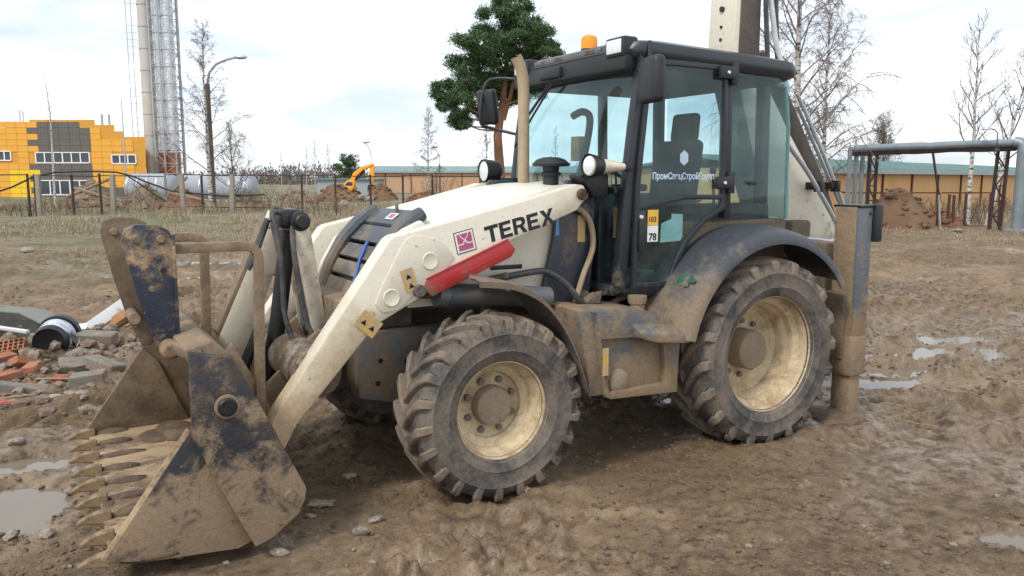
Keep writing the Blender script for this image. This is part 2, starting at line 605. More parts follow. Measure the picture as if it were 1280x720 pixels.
# broad sheets of standing water: only the lows of the churned ground drown in them
SHEETS = [(4.3, 7.9, 2.5, 2.6, -.050), (8.0, 11.5, 3.2, 2.6, -.046), (-7.0, 16.5, 4.5, 4.5, -.066), (1.6, 7.2, 1.0, .6, -.075)]


def pud_d(x, y, q):
    cx, cy, a, b, r, lv, ro = q
    dx, dy = x - cx, y - cy
    u, v = dx * math.cos(r) + dy * math.sin(r), -dx * math.sin(r) + dy * math.cos(r)
    d = np.sqrt((u / a) ** 2 + (v / b) ** 2)
    return d + ro * (fbm(x * 3.1, y * 4.3, 91, 4) - .5) * 1.3


def terrain(x, y):
    """height, wetness, grass, light clay"""
    x, y = np.asarray(x, float), np.asarray(y, float)
    dist = np.hypot(x, y)
    mx_ = (x - ORG[0]) * FWD[0] + (y - ORG[1]) * FWD[1]
    my_ = (x - ORG[0]) * LFT[0] + (y - ORG[1]) * LFT[1]
    h = (fbm(x * .33, y * .33, 3, 3) - .5) * .10
    rough = .35 + .9 * sm(fbm(x * .55, y * .55, 31, 3), .40, .62)
    smooth_fg = sm(y, 6.4, 4.6) * sm(x, -.2, .7)
    rough = rough * (1 - .55 * smooth_fg)
    cl = fbm(x * 3.4, y * 4.2, 11, 5, .56, True) - .62
    h = h + rough * .15 * cl
    churn = sm(x, -.4, 2.2) * sm(y, 4.6, 6.6) + sm(y, 8.5, 12)
    band = fbm(mx_ * .45 + 3, my_ * 2.1, 19, 4, .55, True) - .62
    h = h + np.minimum(churn, 1) * .16 * band
    lump = sm(fbm(x * 8.5, y * 9.5, 47, 3, .5), .54, .74)
    h = h + rough * .055 * lump
    h = h + (.25 + rough) * .026 * (fbm(x * 9.5, y * 11, 53, 4, .62, True) - .6) * 2
    h = h + .55 * smooth_fg * .02 * sm(fbm(x * 13, y * 15, 57, 3), .55, .7)
    # ruts with the prints of tyre lugs, running on behind and beside the machine
    for (c, w, dep, x0, x1, ang) in ((.95, .24, .07, -9, -1.0, .03), (-.95, .24, .06, -9, -1.0, .03), (2.6, .24, .06, -8, -1.2, .35), (1.95, .24, .05, -6.5, -1.0, -.12),
                                     (4.2, .24, .06, -7, 1.5, .12), (-2.6, .26, .06, -3, 5.5, .08), (1.35, .24, .05, 3.9, 6.5, .0)):
        t = my_ - c - ang * (mx_ + 1.0) + .15 * (fbm(mx_ * .35, mx_ * 0 + c, 77, 2) - .5)
        on = sm(mx_, x0, x0 + .8) * sm(mx_, x1, x1 - .6) * np.exp(-(t / w) ** 4)
        edge = sm(mx_, x0, x0 + .8) * sm(mx_, x1, x1 - .6) * np.exp(-((np.abs(t) - w * 1.25) / .09) ** 2)
        bars = np.sin((mx_ + np.abs(t) * .8) * 2 * math.pi / .19)
        h = h * (1 - .93 * on) + on * (-dep + .030 * np.clip(bars * 2.5, -1, 1)) + edge * .05
    # tracks that lead away across the yard, cut by tyre lugs
    for (xa, ya, xb, yb, w, dep, lam) in ((3.0, 5.5, 4.5, 11.5, .27, .028, .20), (4.15, 5.6, 6.3, 11.5, .27, .030, .20), (5.6, 7.2, 8.4, 13.5, .30, .035, .22), (2.5, 8.5, 6.0, 15.5, .30, .035, .24),
                                          (-9.0, 13.0, -3.2, 17.5, .32, .04, .26), (-7.6, 12.4, -2.4, 16.6, .32, .04, .26), (-3.6, 5.6, -2.2, 9.5, .27, .03, .2)):
        L = math.hypot(xb - xa, yb - ya)
        ux, uy = (xb - xa) / L, (yb - ya) / L
        s_ = (x - xa) * ux + (y - ya) * uy
        t = (x - xa) * -uy + (y - ya) * ux + .22 * (fbm(s_ * .4, s_ * 0 + xa, 177, 2) - .5)
        fade = sm(s_, 0, .7) * sm(s_, L, L - 1.0)
        on = fade * np.exp(-(t / w) ** 6)
        bars = np.sin((s_ + np.abs(t) * .75) * 2 * math.pi / lam + 1.2 * fbm(x * 2, y * 2, 8, 2))
        h = h * (1 - .85 * on) + on * (-dep + .034 * np.clip(bars * 2.2, -1, 1)) + fade * np.exp(-((np.abs(t) - w * 1.2) / .08) ** 2) * .04
    # flat ground under the machine; mud pushed up round the wheels and the stabiliser foot
    foot = sm(np.maximum(np.abs(mx_ - 1.4) - 2.6, 0) + np.maximum(np.abs(my_) - .95, 0) * 1.4, .9, 0)
    h = h * (1 - .6 * foot)
    for (px, py, rr, up) in ((0, .92, .42, .035), (2.19, .88, .36, .03), (0, -.92, .42, .035), (2.19, -.88, .36, .03), (-.80, 1.02, .30, .05)):
        d = np.hypot((mx_ - px) * .8, my_ - py)
        h = h + up * np.exp(-((d - rr * .8) / (rr * .42)) ** 2) * (.4 + 1.2 * fbm(x * 6, y * 6, 5, 3))
    # rubble heap on the left, soft banks far off
    d = np.hypot((x + 5.0) / 1.3, (y - 8.5) / .9)
    h = h + .20 * sm(d, 1.3, .1)
    far = sm(y, 16, 40)
    h = h + far * (fbm(x * .12, y * .12, 61, 3) - .5) * .5
    h = h + sm(y, 60, 300) * 0.3
    wet = sm(fbm(x * .8, y * 1.1, 21, 4) + .12 * sm(x, 1.2, 3.0) * sm(y, 4.8, 6), .42, .58) * sm(y, 18, 9)
    wet = np.maximum(wet, .8 * sm(np.hypot((x - .36) / .45, (y - 4.1) / .6) + fbm(x * 4, y * 4, 15, 3) - .5, 1.0, .5))
    for q in PUDDLES:
        d = pud_d(x, y, q)
        h = np.where(d < 1.7, np.where(d < 1, np.minimum(h, q[5] + .05) - .16 * sm(d, 1.05, .5),
                                       np.maximum(h, q[5] + .012 * sm(d, 1.0, 1.25))), h)
        wet = np.maximum(wet, .95 * sm(d, 1.75, .98))
    for (sx, sy, sa, sb, lv) in SHEETS:
        on = sm(np.hypot((x - sx) / sa, (y - sy) / sb), 1.0, .75)
        h = np.where((on < .3) & (np.hypot((x - sx) / sa, (y - sy) / sb) < 1.25), np.maximum(h, lv + .008), h)
        wet = np.maximum(wet, on * sm(h, lv + .045, lv + .006))
    grass = sm(y + 6 * (fbm(x * .22, y * .22, 71, 4) - .5), 17.5, 26)
    grass = np.maximum(grass, sm(fbm(x * .5, y * .35, 83, 4), .5, .62) * sm(y, 9, 15) * .55) * (1 - .65 * sm(x, 5, 9) * sm(y, 40, 30))
    clay = sm(fbm(x * .7 + 4, y * .7, 101, 4), .42, .62)
    return h, wet, grass, clay


def hz(x, y):
    return float(terrain(np.array([x]), np.array([y]))[0][0])


def ground_mat():
    m, nt, bs, new, lk = _nt('mud_ground')
    tcn = new('ShaderNodeTexCoord')
    at_ = {}
    for k in ('wet', 'grass', 'clay'):
        a = new('ShaderNodeAttribute')
        a.attribute_name = k
        at_[k] = a.outputs['Fac']
    v = tcn.outputs['Object']
    n1 = noise_n(new, lk, v, 1.3, 10, .68, .2)
    n2 = noise_n(new, lk, v, 9, 8, .72)
    n3 = noise_n(new, lk, v, 38, 6, .75)
    mudc = mixc(new, lk, ramp(new, lk, n2, .32, .68), (.104, .067, .038), (.272, .187, .108))
    mudc = mixc(new, lk, math_n(new, lk, 'MULTIPLY', at_['clay'], ramp(new, lk, n1, .38, .66)), mudc, (.325, .232, .142))
    mudc = mixc(new, lk, math_n(new, lk, 'MULTIPLY', ramp(new, lk, n3, .58, .70), .55), mudc, (.36, .275, .18))
    mudc = mixc(new, lk, math_n(new, lk, 'MULTIPLY', ramp(new, lk, n3, .43, .33), .8), mudc, (.042, .027, .017))
    n4 = noise_n(new, lk, v, 95, 4, .7)
    mudc = mixc(new, lk, math_n(new, lk, 'MULTIPLY', ramp(new, lk, n4, .46, .36), .65), mudc, (.045, .029, .018))
    mudc = mixc(new, lk, math_n(new, lk, 'MULTIPLY', ramp(new, lk, n4, .60, .70), .5), mudc, (.40, .31, .21))
    wetn = math_n(new, lk, 'MULTIPLY', at_['wet'], ramp(new, lk, n2, .30, .62))
    mudc = mixc(new, lk, math_n(new, lk, 'MULTIPLY', wetn, .38), mudc, (.10, .070, .048))
    g1 = noise_n(new, lk, v, .35, 6, .65)
    gn = noise_n(new, lk, v, 24, 5, .75)
    straw = mixc(new, lk, ramp(new, lk, gn, .35, .68), (.13, .10, .065), (.32, .265, .185))
    green = mixc(new, lk, ramp(new, lk, gn, .35, .68), (.065, .075, .028), (.19, .19, .08))
    gr = mixc(new, lk, ramp(new, lk, g1, .46, .56), straw, green)
    gf = math_n(new, lk, 'MULTIPLY', at_['grass'], ramp(new, lk, math_n(new, lk, 'ADD', math_n(new, lk, 'MULTIPLY', at_['grass'], .5), n2), .55, .85))
    lk(mixc(new, lk, gf, mudc, gr), bs.inputs['Base Color'])
    ro = math_n(new, lk, 'MULTIPLY_ADD', wetn, -.72, .86)
    lk(ro, bs.inputs['Roughness'])
    bs.inputs['Specular IOR Level'].default_value = .45
    b = new('ShaderNodeBump')
    lk(math_n(new, lk, 'MULTIPLY_ADD', wetn, -.82, 1.0), b.inputs['Strength'])
    b.inputs['Distance'].default_value = .045
    hh = math_n(new, lk, 'ADD', n2, math_n(new, lk, 'MULTIPLY', n3, .55))
    lk(hh, b.inputs['Height'])
    lk(b.outputs[0], bs.inputs['Normal'])
    return m


def grid_lines():
    ys = [-12, -8, -5, -3, -1.5, -.5, .3, .9]
    y = 1.4
    while y < 1200:
        ys.append(y)
        y += max(.016, y * .006) if y < 30 else .18 + (y - 30) * .02
    xs = [0.0]
    while xs[-1] < 1100:
        x = xs[-1]
        xs.append(x + (.016 if x < 3 else .016 + (x - 3) * .010 if x < 8 else .066 + (x - 8) * .04))
    xs = [-q for q in xs[:0:-1]] + xs
    return np.array(xs), np.array(ys)


def build_ground():
    xs, ys = grid_lines()
    X, Y = np.meshgrid(xs, ys)
    h, wet, gra, cla = terrain(X.ravel(), Y.ravel())
    nx, ny = len(xs), len(ys)
    co = np.stack([X.ravel(), Y.ravel(), h], 1)
    i = np.arange(nx * ny).reshape(ny, nx)
    q = np.stack([i[:-1, :-1], i[:-1, 1:], i[1:, 1:], i[1:, :-1]], -1).reshape(-1, 4)
    me = bpy.data.meshes.new('ground')
    me.vertices.add(len(co))
    me.vertices.foreach_set('co', co.ravel())
    me.loops.add(q.size)
    me.loops.foreach_set('vertex_index', q.ravel().astype(np.int32))
    me.polygons.add(len(q))
    me.polygons.foreach_set('loop_start', (np.arange(len(q)) * 4).astype(np.int32))
    for k, a in (('wet', wet), ('grass', gra), ('clay', cla)):
        at_ = me.attributes.new(k, 'FLOAT', 'POINT')
        at_.data.foreach_set('value', a.astype(np.float32))
    me.materials.append(ground_mat())
    me.update(calc_edges=True)
    me.shade_smooth()
    print('ground quads', len(q))
    return tag(link('ground', me), kind='structure')


build_ground()


def water_mat(name, tint, fac):
    m, nt, bs, new, lk = _nt(name)
    bs.inputs['Base Color'].default_value = (*tint, 1)
    bs.inputs['Roughness'].default_value = .04
    bs.inputs['IOR'].default_value = 1.33
    tcn = new('ShaderNodeTexCoord')
    b = new('ShaderNodeBump')
    b.inputs['Strength'].default_value = .05
    b.inputs['Distance'].default_value = .01
    lk(noise_n(new, lk, tcn.outputs['Object'], 14, 3, .5), b.inputs['Height'])
    lk(b.outputs[0], bs.inputs['Normal'])
    tr = new('ShaderNodeBsdfTransparent')
    tr.inputs[0].default_value = (.82, .70, .55, 1)
    mxn = new('ShaderNodeMixShader')
    mxn.inputs[0].default_value = fac
    out = nt.nodes['Material Output']
    lk(tr.outputs[0], mxn.inputs[1])
    lk(bs.outputs[0], mxn.inputs[2])
    lk(mxn.outputs[0], out.inputs[0])
    return m


WATER = water_mat('puddle_water', (.20, .165, .125), .93)
for k, q in enumerate(PUDDLES):
    a, b, r = q[2] * 1.45, q[3] * 1.45, q[4]
    v = [(0, 0, 0)]
    nseg = 40
    for j in range(nseg):
        t = 2 * math.pi * j / nseg
        u, w = a * math.cos(t), b * math.sin(t)
        v.append((u * math.cos(r) - w * math.sin(r), u * math.sin(r) + w * math.cos(r), 0))
    tag(MB().add(v, [(0, j + 1, (j + 1) % nseg + 1) for j in range(nseg)]).build('puddle', WATER, loc=(q[0], q[1], q[5])), kind='structure')

for sx, sy, sa, sb, lv in SHEETS:
    tag(MB().add([(0, 0, 0)] + [(sa * 1.05 * math.cos(2 * math.pi * j / 48), sb * 1.05 * math.sin(2 * math.pi * j / 48), 0) for j in range(48)],
                 [(0, j + 1, (j + 1) % 48 + 1) for j in range(48)]).build('puddle', WATER, loc=(sx, sy, lv)), kind='structure')

# ------------------------------------------------------------------ background materials
M['orange_clad'] = plain('orange_cladding', (.74, .36, .04), .55, 0, .06, 3)
M['grey_clad'] = plain('grey_cladding', (.115, .105, .095), .55, 0, .08, 3)
M['yellow_clad'] = plain('yellow_cladding', (.80, .52, .02), .55, 0, .06, 3)
M['joint'] = plain('orange_wall_base', (.60, .29, .035), .7)
M['pane'] = plain('dark_window_pane', (.05, .06, .08), .06, 0, .3, 1.5)
M['white_frame'] = plain('white_window_frame', (.75, .75, .75), .5)
M['rust'] = plain('rusty_iron', (.085, .030, .020), .8, 0, .25, 5, .2)
M['rust_dark'] = plain('dark_rusty_iron', (.045, .026, .022), .8, 0, .25, 5, .2)
M['concrete'] = plain('old_concrete', (.24, .215, .18), .85, 0, .2, 3, .3)
M['concrete_dark'] = plain('lamp_post_concrete', (.12, .095, .08), .85, 0, .2, 3, .3)
M['galv'] = plain('galvanised_steel', (.45, .47, .50), .4, .5, .12, 2)
M['pipe_wrap'] = plain('pipe_insulation', (.20, .235, .255), .45, .25, .25, 1.6, .5, 9)
M['pipe_under'] = plain('pipe_dark_underside', (.05, .04, .05), .7, 0, .3, 3, .4, 12)
M['flue_beige'] = plain('beige_flue', (.44, .43, .39), .7, 0, .12, .5)
M['flue_silver'] = plain('silver_flue', (.74, .77, .80), .4, .15, .12, .6)
M['lattice'] = plain('grey_lattice_steel', (.36, .38, .41), .6)
M['terracotta'] = plain('red_flue_foot', (.38, .17, .09), .8)
M['tankwhite'] = plain('tank_white', (.31, .335, .37), .85, .0, .15, .4)
M['ochre_wall'] = plain('ochre_plaster', (.62, .36, .16), .85, 0, .14, .35, .1, 20)
M['ochre_wall_pale'] = plain('pale_ochre_plaster', (.50, .315, .19), .85, 0, .12, .35, .1, 20)
M['pilaster'] = plain('dark_downpipe', (.11, .06, .04), .8)
M['green_roof'] = plain('green_metal_roof', (.15, .255, .235), .45, .1, .15, .5)
M['eave'] = plain('grey_eave', (.30, .34, .36), .6)
M['digger'] = plain('orange_yellow_paint', (.80, .33, .02), .45, 0, .1, 1.5)
M['digger_dark'] = plain('digger_dark', (.02, .02, .022), .6)
M['heap'] = plain('bare_soil_heap', (.16, .095, .055), .95, 0, .3, 1.2, 1.0, 4)
M['heap_red'] = plain('reddish_soil_heap', (.18, .085, .05), .95, 0, .3, 1.2, 1.0, 4)
M['rubble'] = plain('rubble_heap_soil', (.20, .15, .10), .95, 0, .35, 1.5, 1.0, 4)
M['timber'] = plain('grey_timber', (.27, .20, .13), .85, 0, .25, 3)
M['cable'] = plain('black_cable', (.012, .012, .012), .6)
M['dry'] = plain('dry_straw', (.33, .27, .18), .9, 0, .3, 3)
M['brush'] = plain('dry_brush_twigs', (.16, .11, .075), .9, 0, .3, 3)
M['bark'] = plain('grey_bark', (.115, .09, .075), .9, 0, .3, 6, .4, 20)
M['twig'] = plain('birch_twigs', (.125, .098, .085), .9, 0, .2, 2)
M['twig_pale'] = plain('pale_twigs', (.19, .165, .15), .9, 0, .2, 2)
M['pinebark'] = plain('pine_bark', (.22, .105, .06), .9, 0, .35, 4, .6, 12)
M['needles'] = plain('pine_needles', (.055, .105, .036), .7, 0, .4, 1.1)
M['forest'] = plain('far_forest', (.15, .13, .115), .95, 0, .35, .05)  # lightened so that distance haze sits in the colour itself


def birch_bark():
    m, nt, bs, new, lk = _nt('birch_bark')
    tcn = new('ShaderNodeTexCoord')
    mpn = new('ShaderNodeMapping')
    mpn.inputs['Scale'].default_value = (1.5, 1.5, 7)
    lk(tcn.outputs['Object'], mpn.inputs[0])
    n = noise_n(new, lk, mpn.outputs[0], 1.6, 6, .65)
    lk(mixc(new, lk, ramp(new, lk, n, .50, .60), (.52, .49, .45), (.06, .05, .045)), bs.inputs['Base Color'])
    bs.inputs['Roughness'].default_value = .8
    return m


M['birch'] = birch_bark()


# ------------------------------------------------------------------ far buildings and structures
def yellow_building():
    D = 85.0
    x0 = at(-60, 150, D).x
    xr = at(180, 200, D).x
    cells_w, cells_h = 1.10, .62

    def topz(px):
        py = 160 if px < 6 else 152 if px < 36 else 149.5 if px < 118 else 156 if px < 142 else 164 if px < 152 else 171
        return at(px, py, D).z

    b = thing('industrial_building', 'orange and grey clad industrial building with stepped roofline left of the tall flues', 'building', ((x0 + xr) / 2, D, 0))
    ox = (x0 + xr) / 2
    prof = [(x0 - ox, -.5)]
    prof = [(x0 - ox, -.5), (x0 - ox, topz(0))]
    for a, c in ((6, 36), (36, 118), (118, 142), (142, 152), (152, 180)):
        prof += [(at(a, 150, D).x - ox, topz(a + .5)), (at(c, 150, D).x - ox, topz(c - .5))]
    prof[2:2] = [(at(6, 150, D).x - ox, topz(0))]
    prof += [(xr - ox, -.5)]
    MB().extr([(x, .06, z) for x, z in prof], (-7.6, 14, 0)).build('wall', M['joint'], b, smooth=False)
    pm_o = MB().box(0, cells_w - .03, 0, .06, 0, cells_h - .03).mesh('cladding_panel', M['orange_clad'], smooth=False)
    pm_g = MB().box(0, cells_w - .03, 0, .06, 0, cells_h - .03).mesh('cladding_panel', M['grey_clad'], smooth=False)
    pm_y = MB().box(0, cells_w - .03, 0, .06, 0, cells_h - .03).mesh('cladding_panel', M['yellow_clad'], smooth=False)
    wins = [(45, 112, 191, 203, 6), (-2, 14, 189.5, 200, 2), (140, 170, 194, 204, 3), (48, 110, 226, 243, 5)]
    wr = [(at(a, 200, D).x, at(c, 200, D).x, at(a, d, D).z, at(a, c2, D).z, n) for a, c, c2, d, n in wins]
    gx0, gx1, gz0 = at(45, 200, D).x, at(110, 200, D).x, at(45, 225, D).z
    gtop = at(45, 155, D).z
    yx0, yx1, yz = at(14, 230, D).x, at(46, 230, D).x, at(30, 214, D).z
    n = 0
    nx = int((xr - x0) / cells_w)
    for i in range(nx):
        for j in range(13):
            xa, za = x0 + i * cells_w, -.2 + j * cells_h
            px = 640 + (xa + .55) / D * FPX * .985
            tz = min(topz(px - 5), topz(px + 5))
            if za + cells_h > tz + .02:
                continue
            if any(xa + cells_w > w0 + .2 and xa < w1 - .2 and za + cells_h > z0 + .15 and za < z1 - .15 for w0, w1, z0, z1, _ in wr):
                continue
            ext = .55 * cells_w if j % 2 else 0
            grey = (gx0 - ext < xa + .5 < gx1 + ext and za < gtop - .3) or (xa > xr - 2.0 and j % 2 == 1 and za > 2) or (za < .9 and xa > gx1)
            if yx0 - .6 < xa + .5 < yx1 and za < yz - .4 and not grey:
                me = pm_y
            else:
                me = pm_g if grey else pm_o
            n += 1
            link('cladding_panel', me, b, (xa - ox, 0, za))
    for w0, w1, z0, z1, k in wr:
        f = MB()
        ww = (w1 - w0) / k
        for q in range(k + 1):
            f.box(w0 - ox + q * ww - .06, w0 - ox + q * ww + .06, -.05, .12, z0, z1)
        f.box(w0 - ox, w1 - ox, -.06, .12, z0 - .1, z0 + .02).box(w0 - ox, w1 - ox, -.06, .12, z1 - .02, z1 + .08)
        fr = f.build('window', M['white_frame'], b, smooth=False)
        for q in range(k):
            MB().box(w0 - ox + q * ww + .06, w0 - ox + (q + 1) * ww - .06, .02, .05, z0 + .02, z1 - .02).build('pane', M['pane'], fr, smooth=False)
    for px in (122, 131):
        p = at(px, 158, D)
        MB().tube([(p.x - ox, 1, p.z - .5), (p.x - ox, 1, at(px, 142, D).z)], .12, 5).build('roof_mast', M['lattice'], b)
    # antennas
    for px, y1 in ((18, 137), (22, 138)):
        MB().tube([(at(px, 150, D).x - ox, 1, 7), (at(px, 150, D).x - ox, 1, at(px, y1, D).z)], .05, 4).build('antenna', M['lattice'], b)


yellow_building()


def chimneys():
    D = 95.0
    c = thing('flue_stack', 'tall stack of beige and silver flues tied by a steel lattice beside the orange building', 'chimney', (at(206, 200, D).x, D, 0))
    ox = at(206, 200, D).x
    HH = 46.0

    def X(px):
        return at(px, 224, D).x - ox
    f = MB()
    f.lathe([(.82, -.5), (.80, HH)], (X(193), 0, 0), 'Z', 20)
    fb = f.build('flue', M['flue_beige'], c)
    b = MB()
    z = 2.0
    while z < HH:
        b.lathe([(.80, z), (.865, z), (.865, z + .12), (.80, z + .12)], (X(193), 0, 0), 'Z', 20)
        z += 2.45
    tag(b.build('band', M['lattice'], fb), kind='stuff')
    for px, r in ((205.5, .56), (219, .64)):
        f = MB().lathe([(r, -.5), (r, HH)], (X(px), .2, 0), 'Z', 16).build('flue', M['flue_silver'], c)
        b = MB()
        z = 1.4
        while z < HH:
            b.lathe([(r, z), (r + .05, z), (r + .05, z + .09), (r, z + .09)], (X(px), .2, 0), 'Z', 16)
            z += 1.9
        tag(b.build('band', M['lattice'], f), kind='stuff')
        MB().lathe([(r + .03, 1.6), (r + .03, 5.0)], (X(px), .2, 0), 'Z', 16).build('flue_foot', M['terracotta'], f)
    t = MB()
    legs = [(X(201), -.9), (X(201), 1.2), (X(212), -.9), (X(226), -.9), (X(232), .2), (X(226), 1.2)]
    for x, y in legs:
        t.tube([(x, y, -.5), (x, y, HH)], .10, 4)
    z = 0.0
    k = 0
    while z < HH:
        for (a, b_) in ((0, 2), (2, 3), (3, 4), (4, 5), (1, 5), (0, 1)):
            p, q = legs[a], legs[b_]
            t.tube([(p[0], p[1], z), (q[0], q[1], z)], .05, 4, False)
            if k % 2:
                p, q = q, p
            t.tube([(p[0], p[1], z), (q[0], q[1], z + 1.25)], .045, 4, False)
        z += 1.25
        k += 1
    t.build('lattice_frame', M['lattice'], c)
    l = MB()
    xl = X(180)
    l.tube([(xl - .35, 0, 1), (xl - .35, 0, HH)], .045, 4).tube([(xl - .95, 0, 1), (xl - .95, 0, HH)], .045, 4)
    z = 1.0
    while z < HH:
        l.tube([(xl - .95, 0, z), (xl + .2, 0, z)], .03, 4, False)
        z += .8
    l.build('ladder', M['lattice'], c)


chimneys()


def storage_tank(px0, px1, ytop, D, label):
    a, b = at(px0, 230, D), at(px1, 230, D)
    r = (at(px0, ytop, D).z + .3) / 2
    t = thing('storage_tank', label, 'tank', ((a.x + b.x) / 2, D, 0))
    L = (b.x - a.x) / 2
    e = .35 * r
    MB().lathe([(.02, -L), (r * .55, -L + e * .25), (r * .85, -L + e * .6), (r, -L + e * 1.2), (r, L - e * 1.2), (r * .85, L - e * .6), (r * .55, L - e * .25), (.02, L)],
               (0, 0, r - .3), 'X', 28).build('shell', M['tankwhite'], t)
    w = MB()
    for k in range(5):
        x = -L * .75 + k * L * .375
        w.lathe([(r, x - .05), (r + .04, x - .05), (r + .04, x + .05), (r, x + .05)], (0, 0, r - .3), 'X', 28)
    w.build('weld_band', M['galv'], t)
    for x in (-L * .6, L * .6):
        MB().box(x - .25, x + .25, -r * .8, r * .8, -.5, r * .35 - .3).build('saddle', M['concrete'], t)


storage_tank(158, 222, 217, 78, 'white horizontal tank below the flues, nearest the orange building')
storage_tank(224, 322, 219, 80, 'long white horizontal tank behind the street lamp')


def long_shed(name_label, A, B, zb, ze, zr, depth, wall, npil, zr2=None):
    """gabled shed whose long front runs from A to B (ground plan)"""
    A, B = Vector((*A, 0)), Vector((*B, 0))
    d = (B - A)
    L = d.length
    s = thing('long_shed', name_label, 'building', A, math.atan2(d.y, d.x))
    zr2 = zr2 or zr
    MB().box(0, L, 0, depth, zb, ze).build('wall', wall, s, smooth=False)
    r = MB()
    ov = .35
    v = [(-ov, -ov, ze - .05), (L + ov, -ov, ze - .05), (L + ov, depth / 2, zr2), (-ov, depth / 2, zr), (-ov, depth + ov, ze - .05), (L + ov, depth + ov, ze - .05)]
    r.add(v + [(x, y, z - .12) for x, y, z in v], [(0, 1, 2, 3), (3, 2, 5, 4), (6, 9, 8, 7), (9, 10, 11, 8), (0, 6, 7, 1), (4, 5, 11, 10), (0, 3, 9, 6), (3, 4, 10, 9), (1, 7, 8, 2), (2, 8, 11, 5)])
    ro = r.build('roof', M['green_roof'], s, smooth=False)
    rb = MB()
    n = int(L / .45)
    for i in range(n):
        x = i * L / n
        zz = zr + (zr2 - zr) * x / L
        rb.extr([(x, -ov, ze - .045), (x + .07, -ov, ze - .045), (x + .07, -ov, ze + .0), (x, -ov, ze + .0)], (0, depth / 2 + ov, zz - ze + .045))
    tag(rb.build('roof_rib', M['green_roof'], ro, smooth=False), kind='stuff')
    MB().box(-ov, L + ov, -ov - .05, -ov + .02, ze - .26, ze - .06).build('eave', M['eave'], ro, smooth=False)
    for k in range(npil):
        x = (k + .5) * L / npil
        MB().box(x - .05, x + .05, -.09, 0, zb, ze - .1).build('downpipe', M['pilaster'], s, smooth=False)


a0, a1 = at(466, 240, 108), at(900, 240, 112)
long_shed('long pale ochre shed with green roof beyond the yellow digger', (a0.x, 108), (a1.x, 112), -.5, 3.0, 3.75, 12, M['ochre_wall_pale'], 14)
b0, b1 = at(985, 240, 34), at(1330, 240, 66)
long_shed('long ochre shed with green metal roof behind the overhead pipe', (b0.x, 34), (b1.x, 66), -.6, 2.42, 3.02, 9, M['ochre_wall'], 12, 2.95)
# small green roofed hut left of the digger
c0, c1 = at(396, 230, 95), at(472, 230, 95)
h_ = thing('shed', 'low blue green metal hut just left of the yellow digger boom', 'building', (c0.x, 95, 0))
MB().box(0, c1.x - c0.x, 0, 5, -.5, 1.9).build('wall', M['eave'], h_, smooth=False)
MB().prism([(-.3, 1.85), (c1.x - c0.x + .3, 1.85), (c1.x - c0.x + .3, 2.0), (-.3, 2.0)], -.3, 5.3).build('roof', M['green_roof'], h_, smooth=False)


def lamp_post(px, ybase, ytop, xh, yh, D, r, mat, label, conc_to=None):
    b = at(px, ybase, D)
    t = thing('street_lamp', label, 'street lamp', (b.x, D, 0))
    zt = at(px, ytop, D).z
    hd = at(xh, yh, D)
    dx = hd.x - b.x
    zc = at(px, conc_to, D).z if conc_to else zt * .75
    MB().tube([(0, 0, -.3), (0, 0, zc)], [r, r * .72], 10).build('pole', mat, t)
    MB().tube([(0, 0, zc - .3), (0, 0, zt - .2), (dx * .08, 0, zt + (hd.z - zt) * .35), (dx * .3, 0, zt + (hd.z - zt) * .72), (dx * .62, 0, zt + (hd.z - zt) * .92), (dx * .85, 0, hd.z)], r * .35, 6).build('bracket', M['lattice'], t)
    s = .42 if r > .12 else .3
    MB().lathe([(.02, -s), (.09, -s * .8), (.14, -s * .1), (.12, s * .6), (.03, s)], (0, 0, 0), 'X', 12).build('lamp_head', M['galv'], t, loc=(dx * .85 + s * .8, 0, hd.z + .03))


lamp_post(267, 264, 100, 300, 72, 50, .21, M['concrete_dark'], 'tall concrete street lamp with curved arm in front of the white tanks', 105)
lamp_post(465, 245, 195, 452, 178, 88, .13, M['concrete_dark'], 'small street lamp standing beside the yellow digger boom')
lamp_post(550, 245, 198, 538, 184, 92, .13, M['concrete_dark'], 'small street lamp in front of the pale ochre shed, right of the yellow digger', 205)


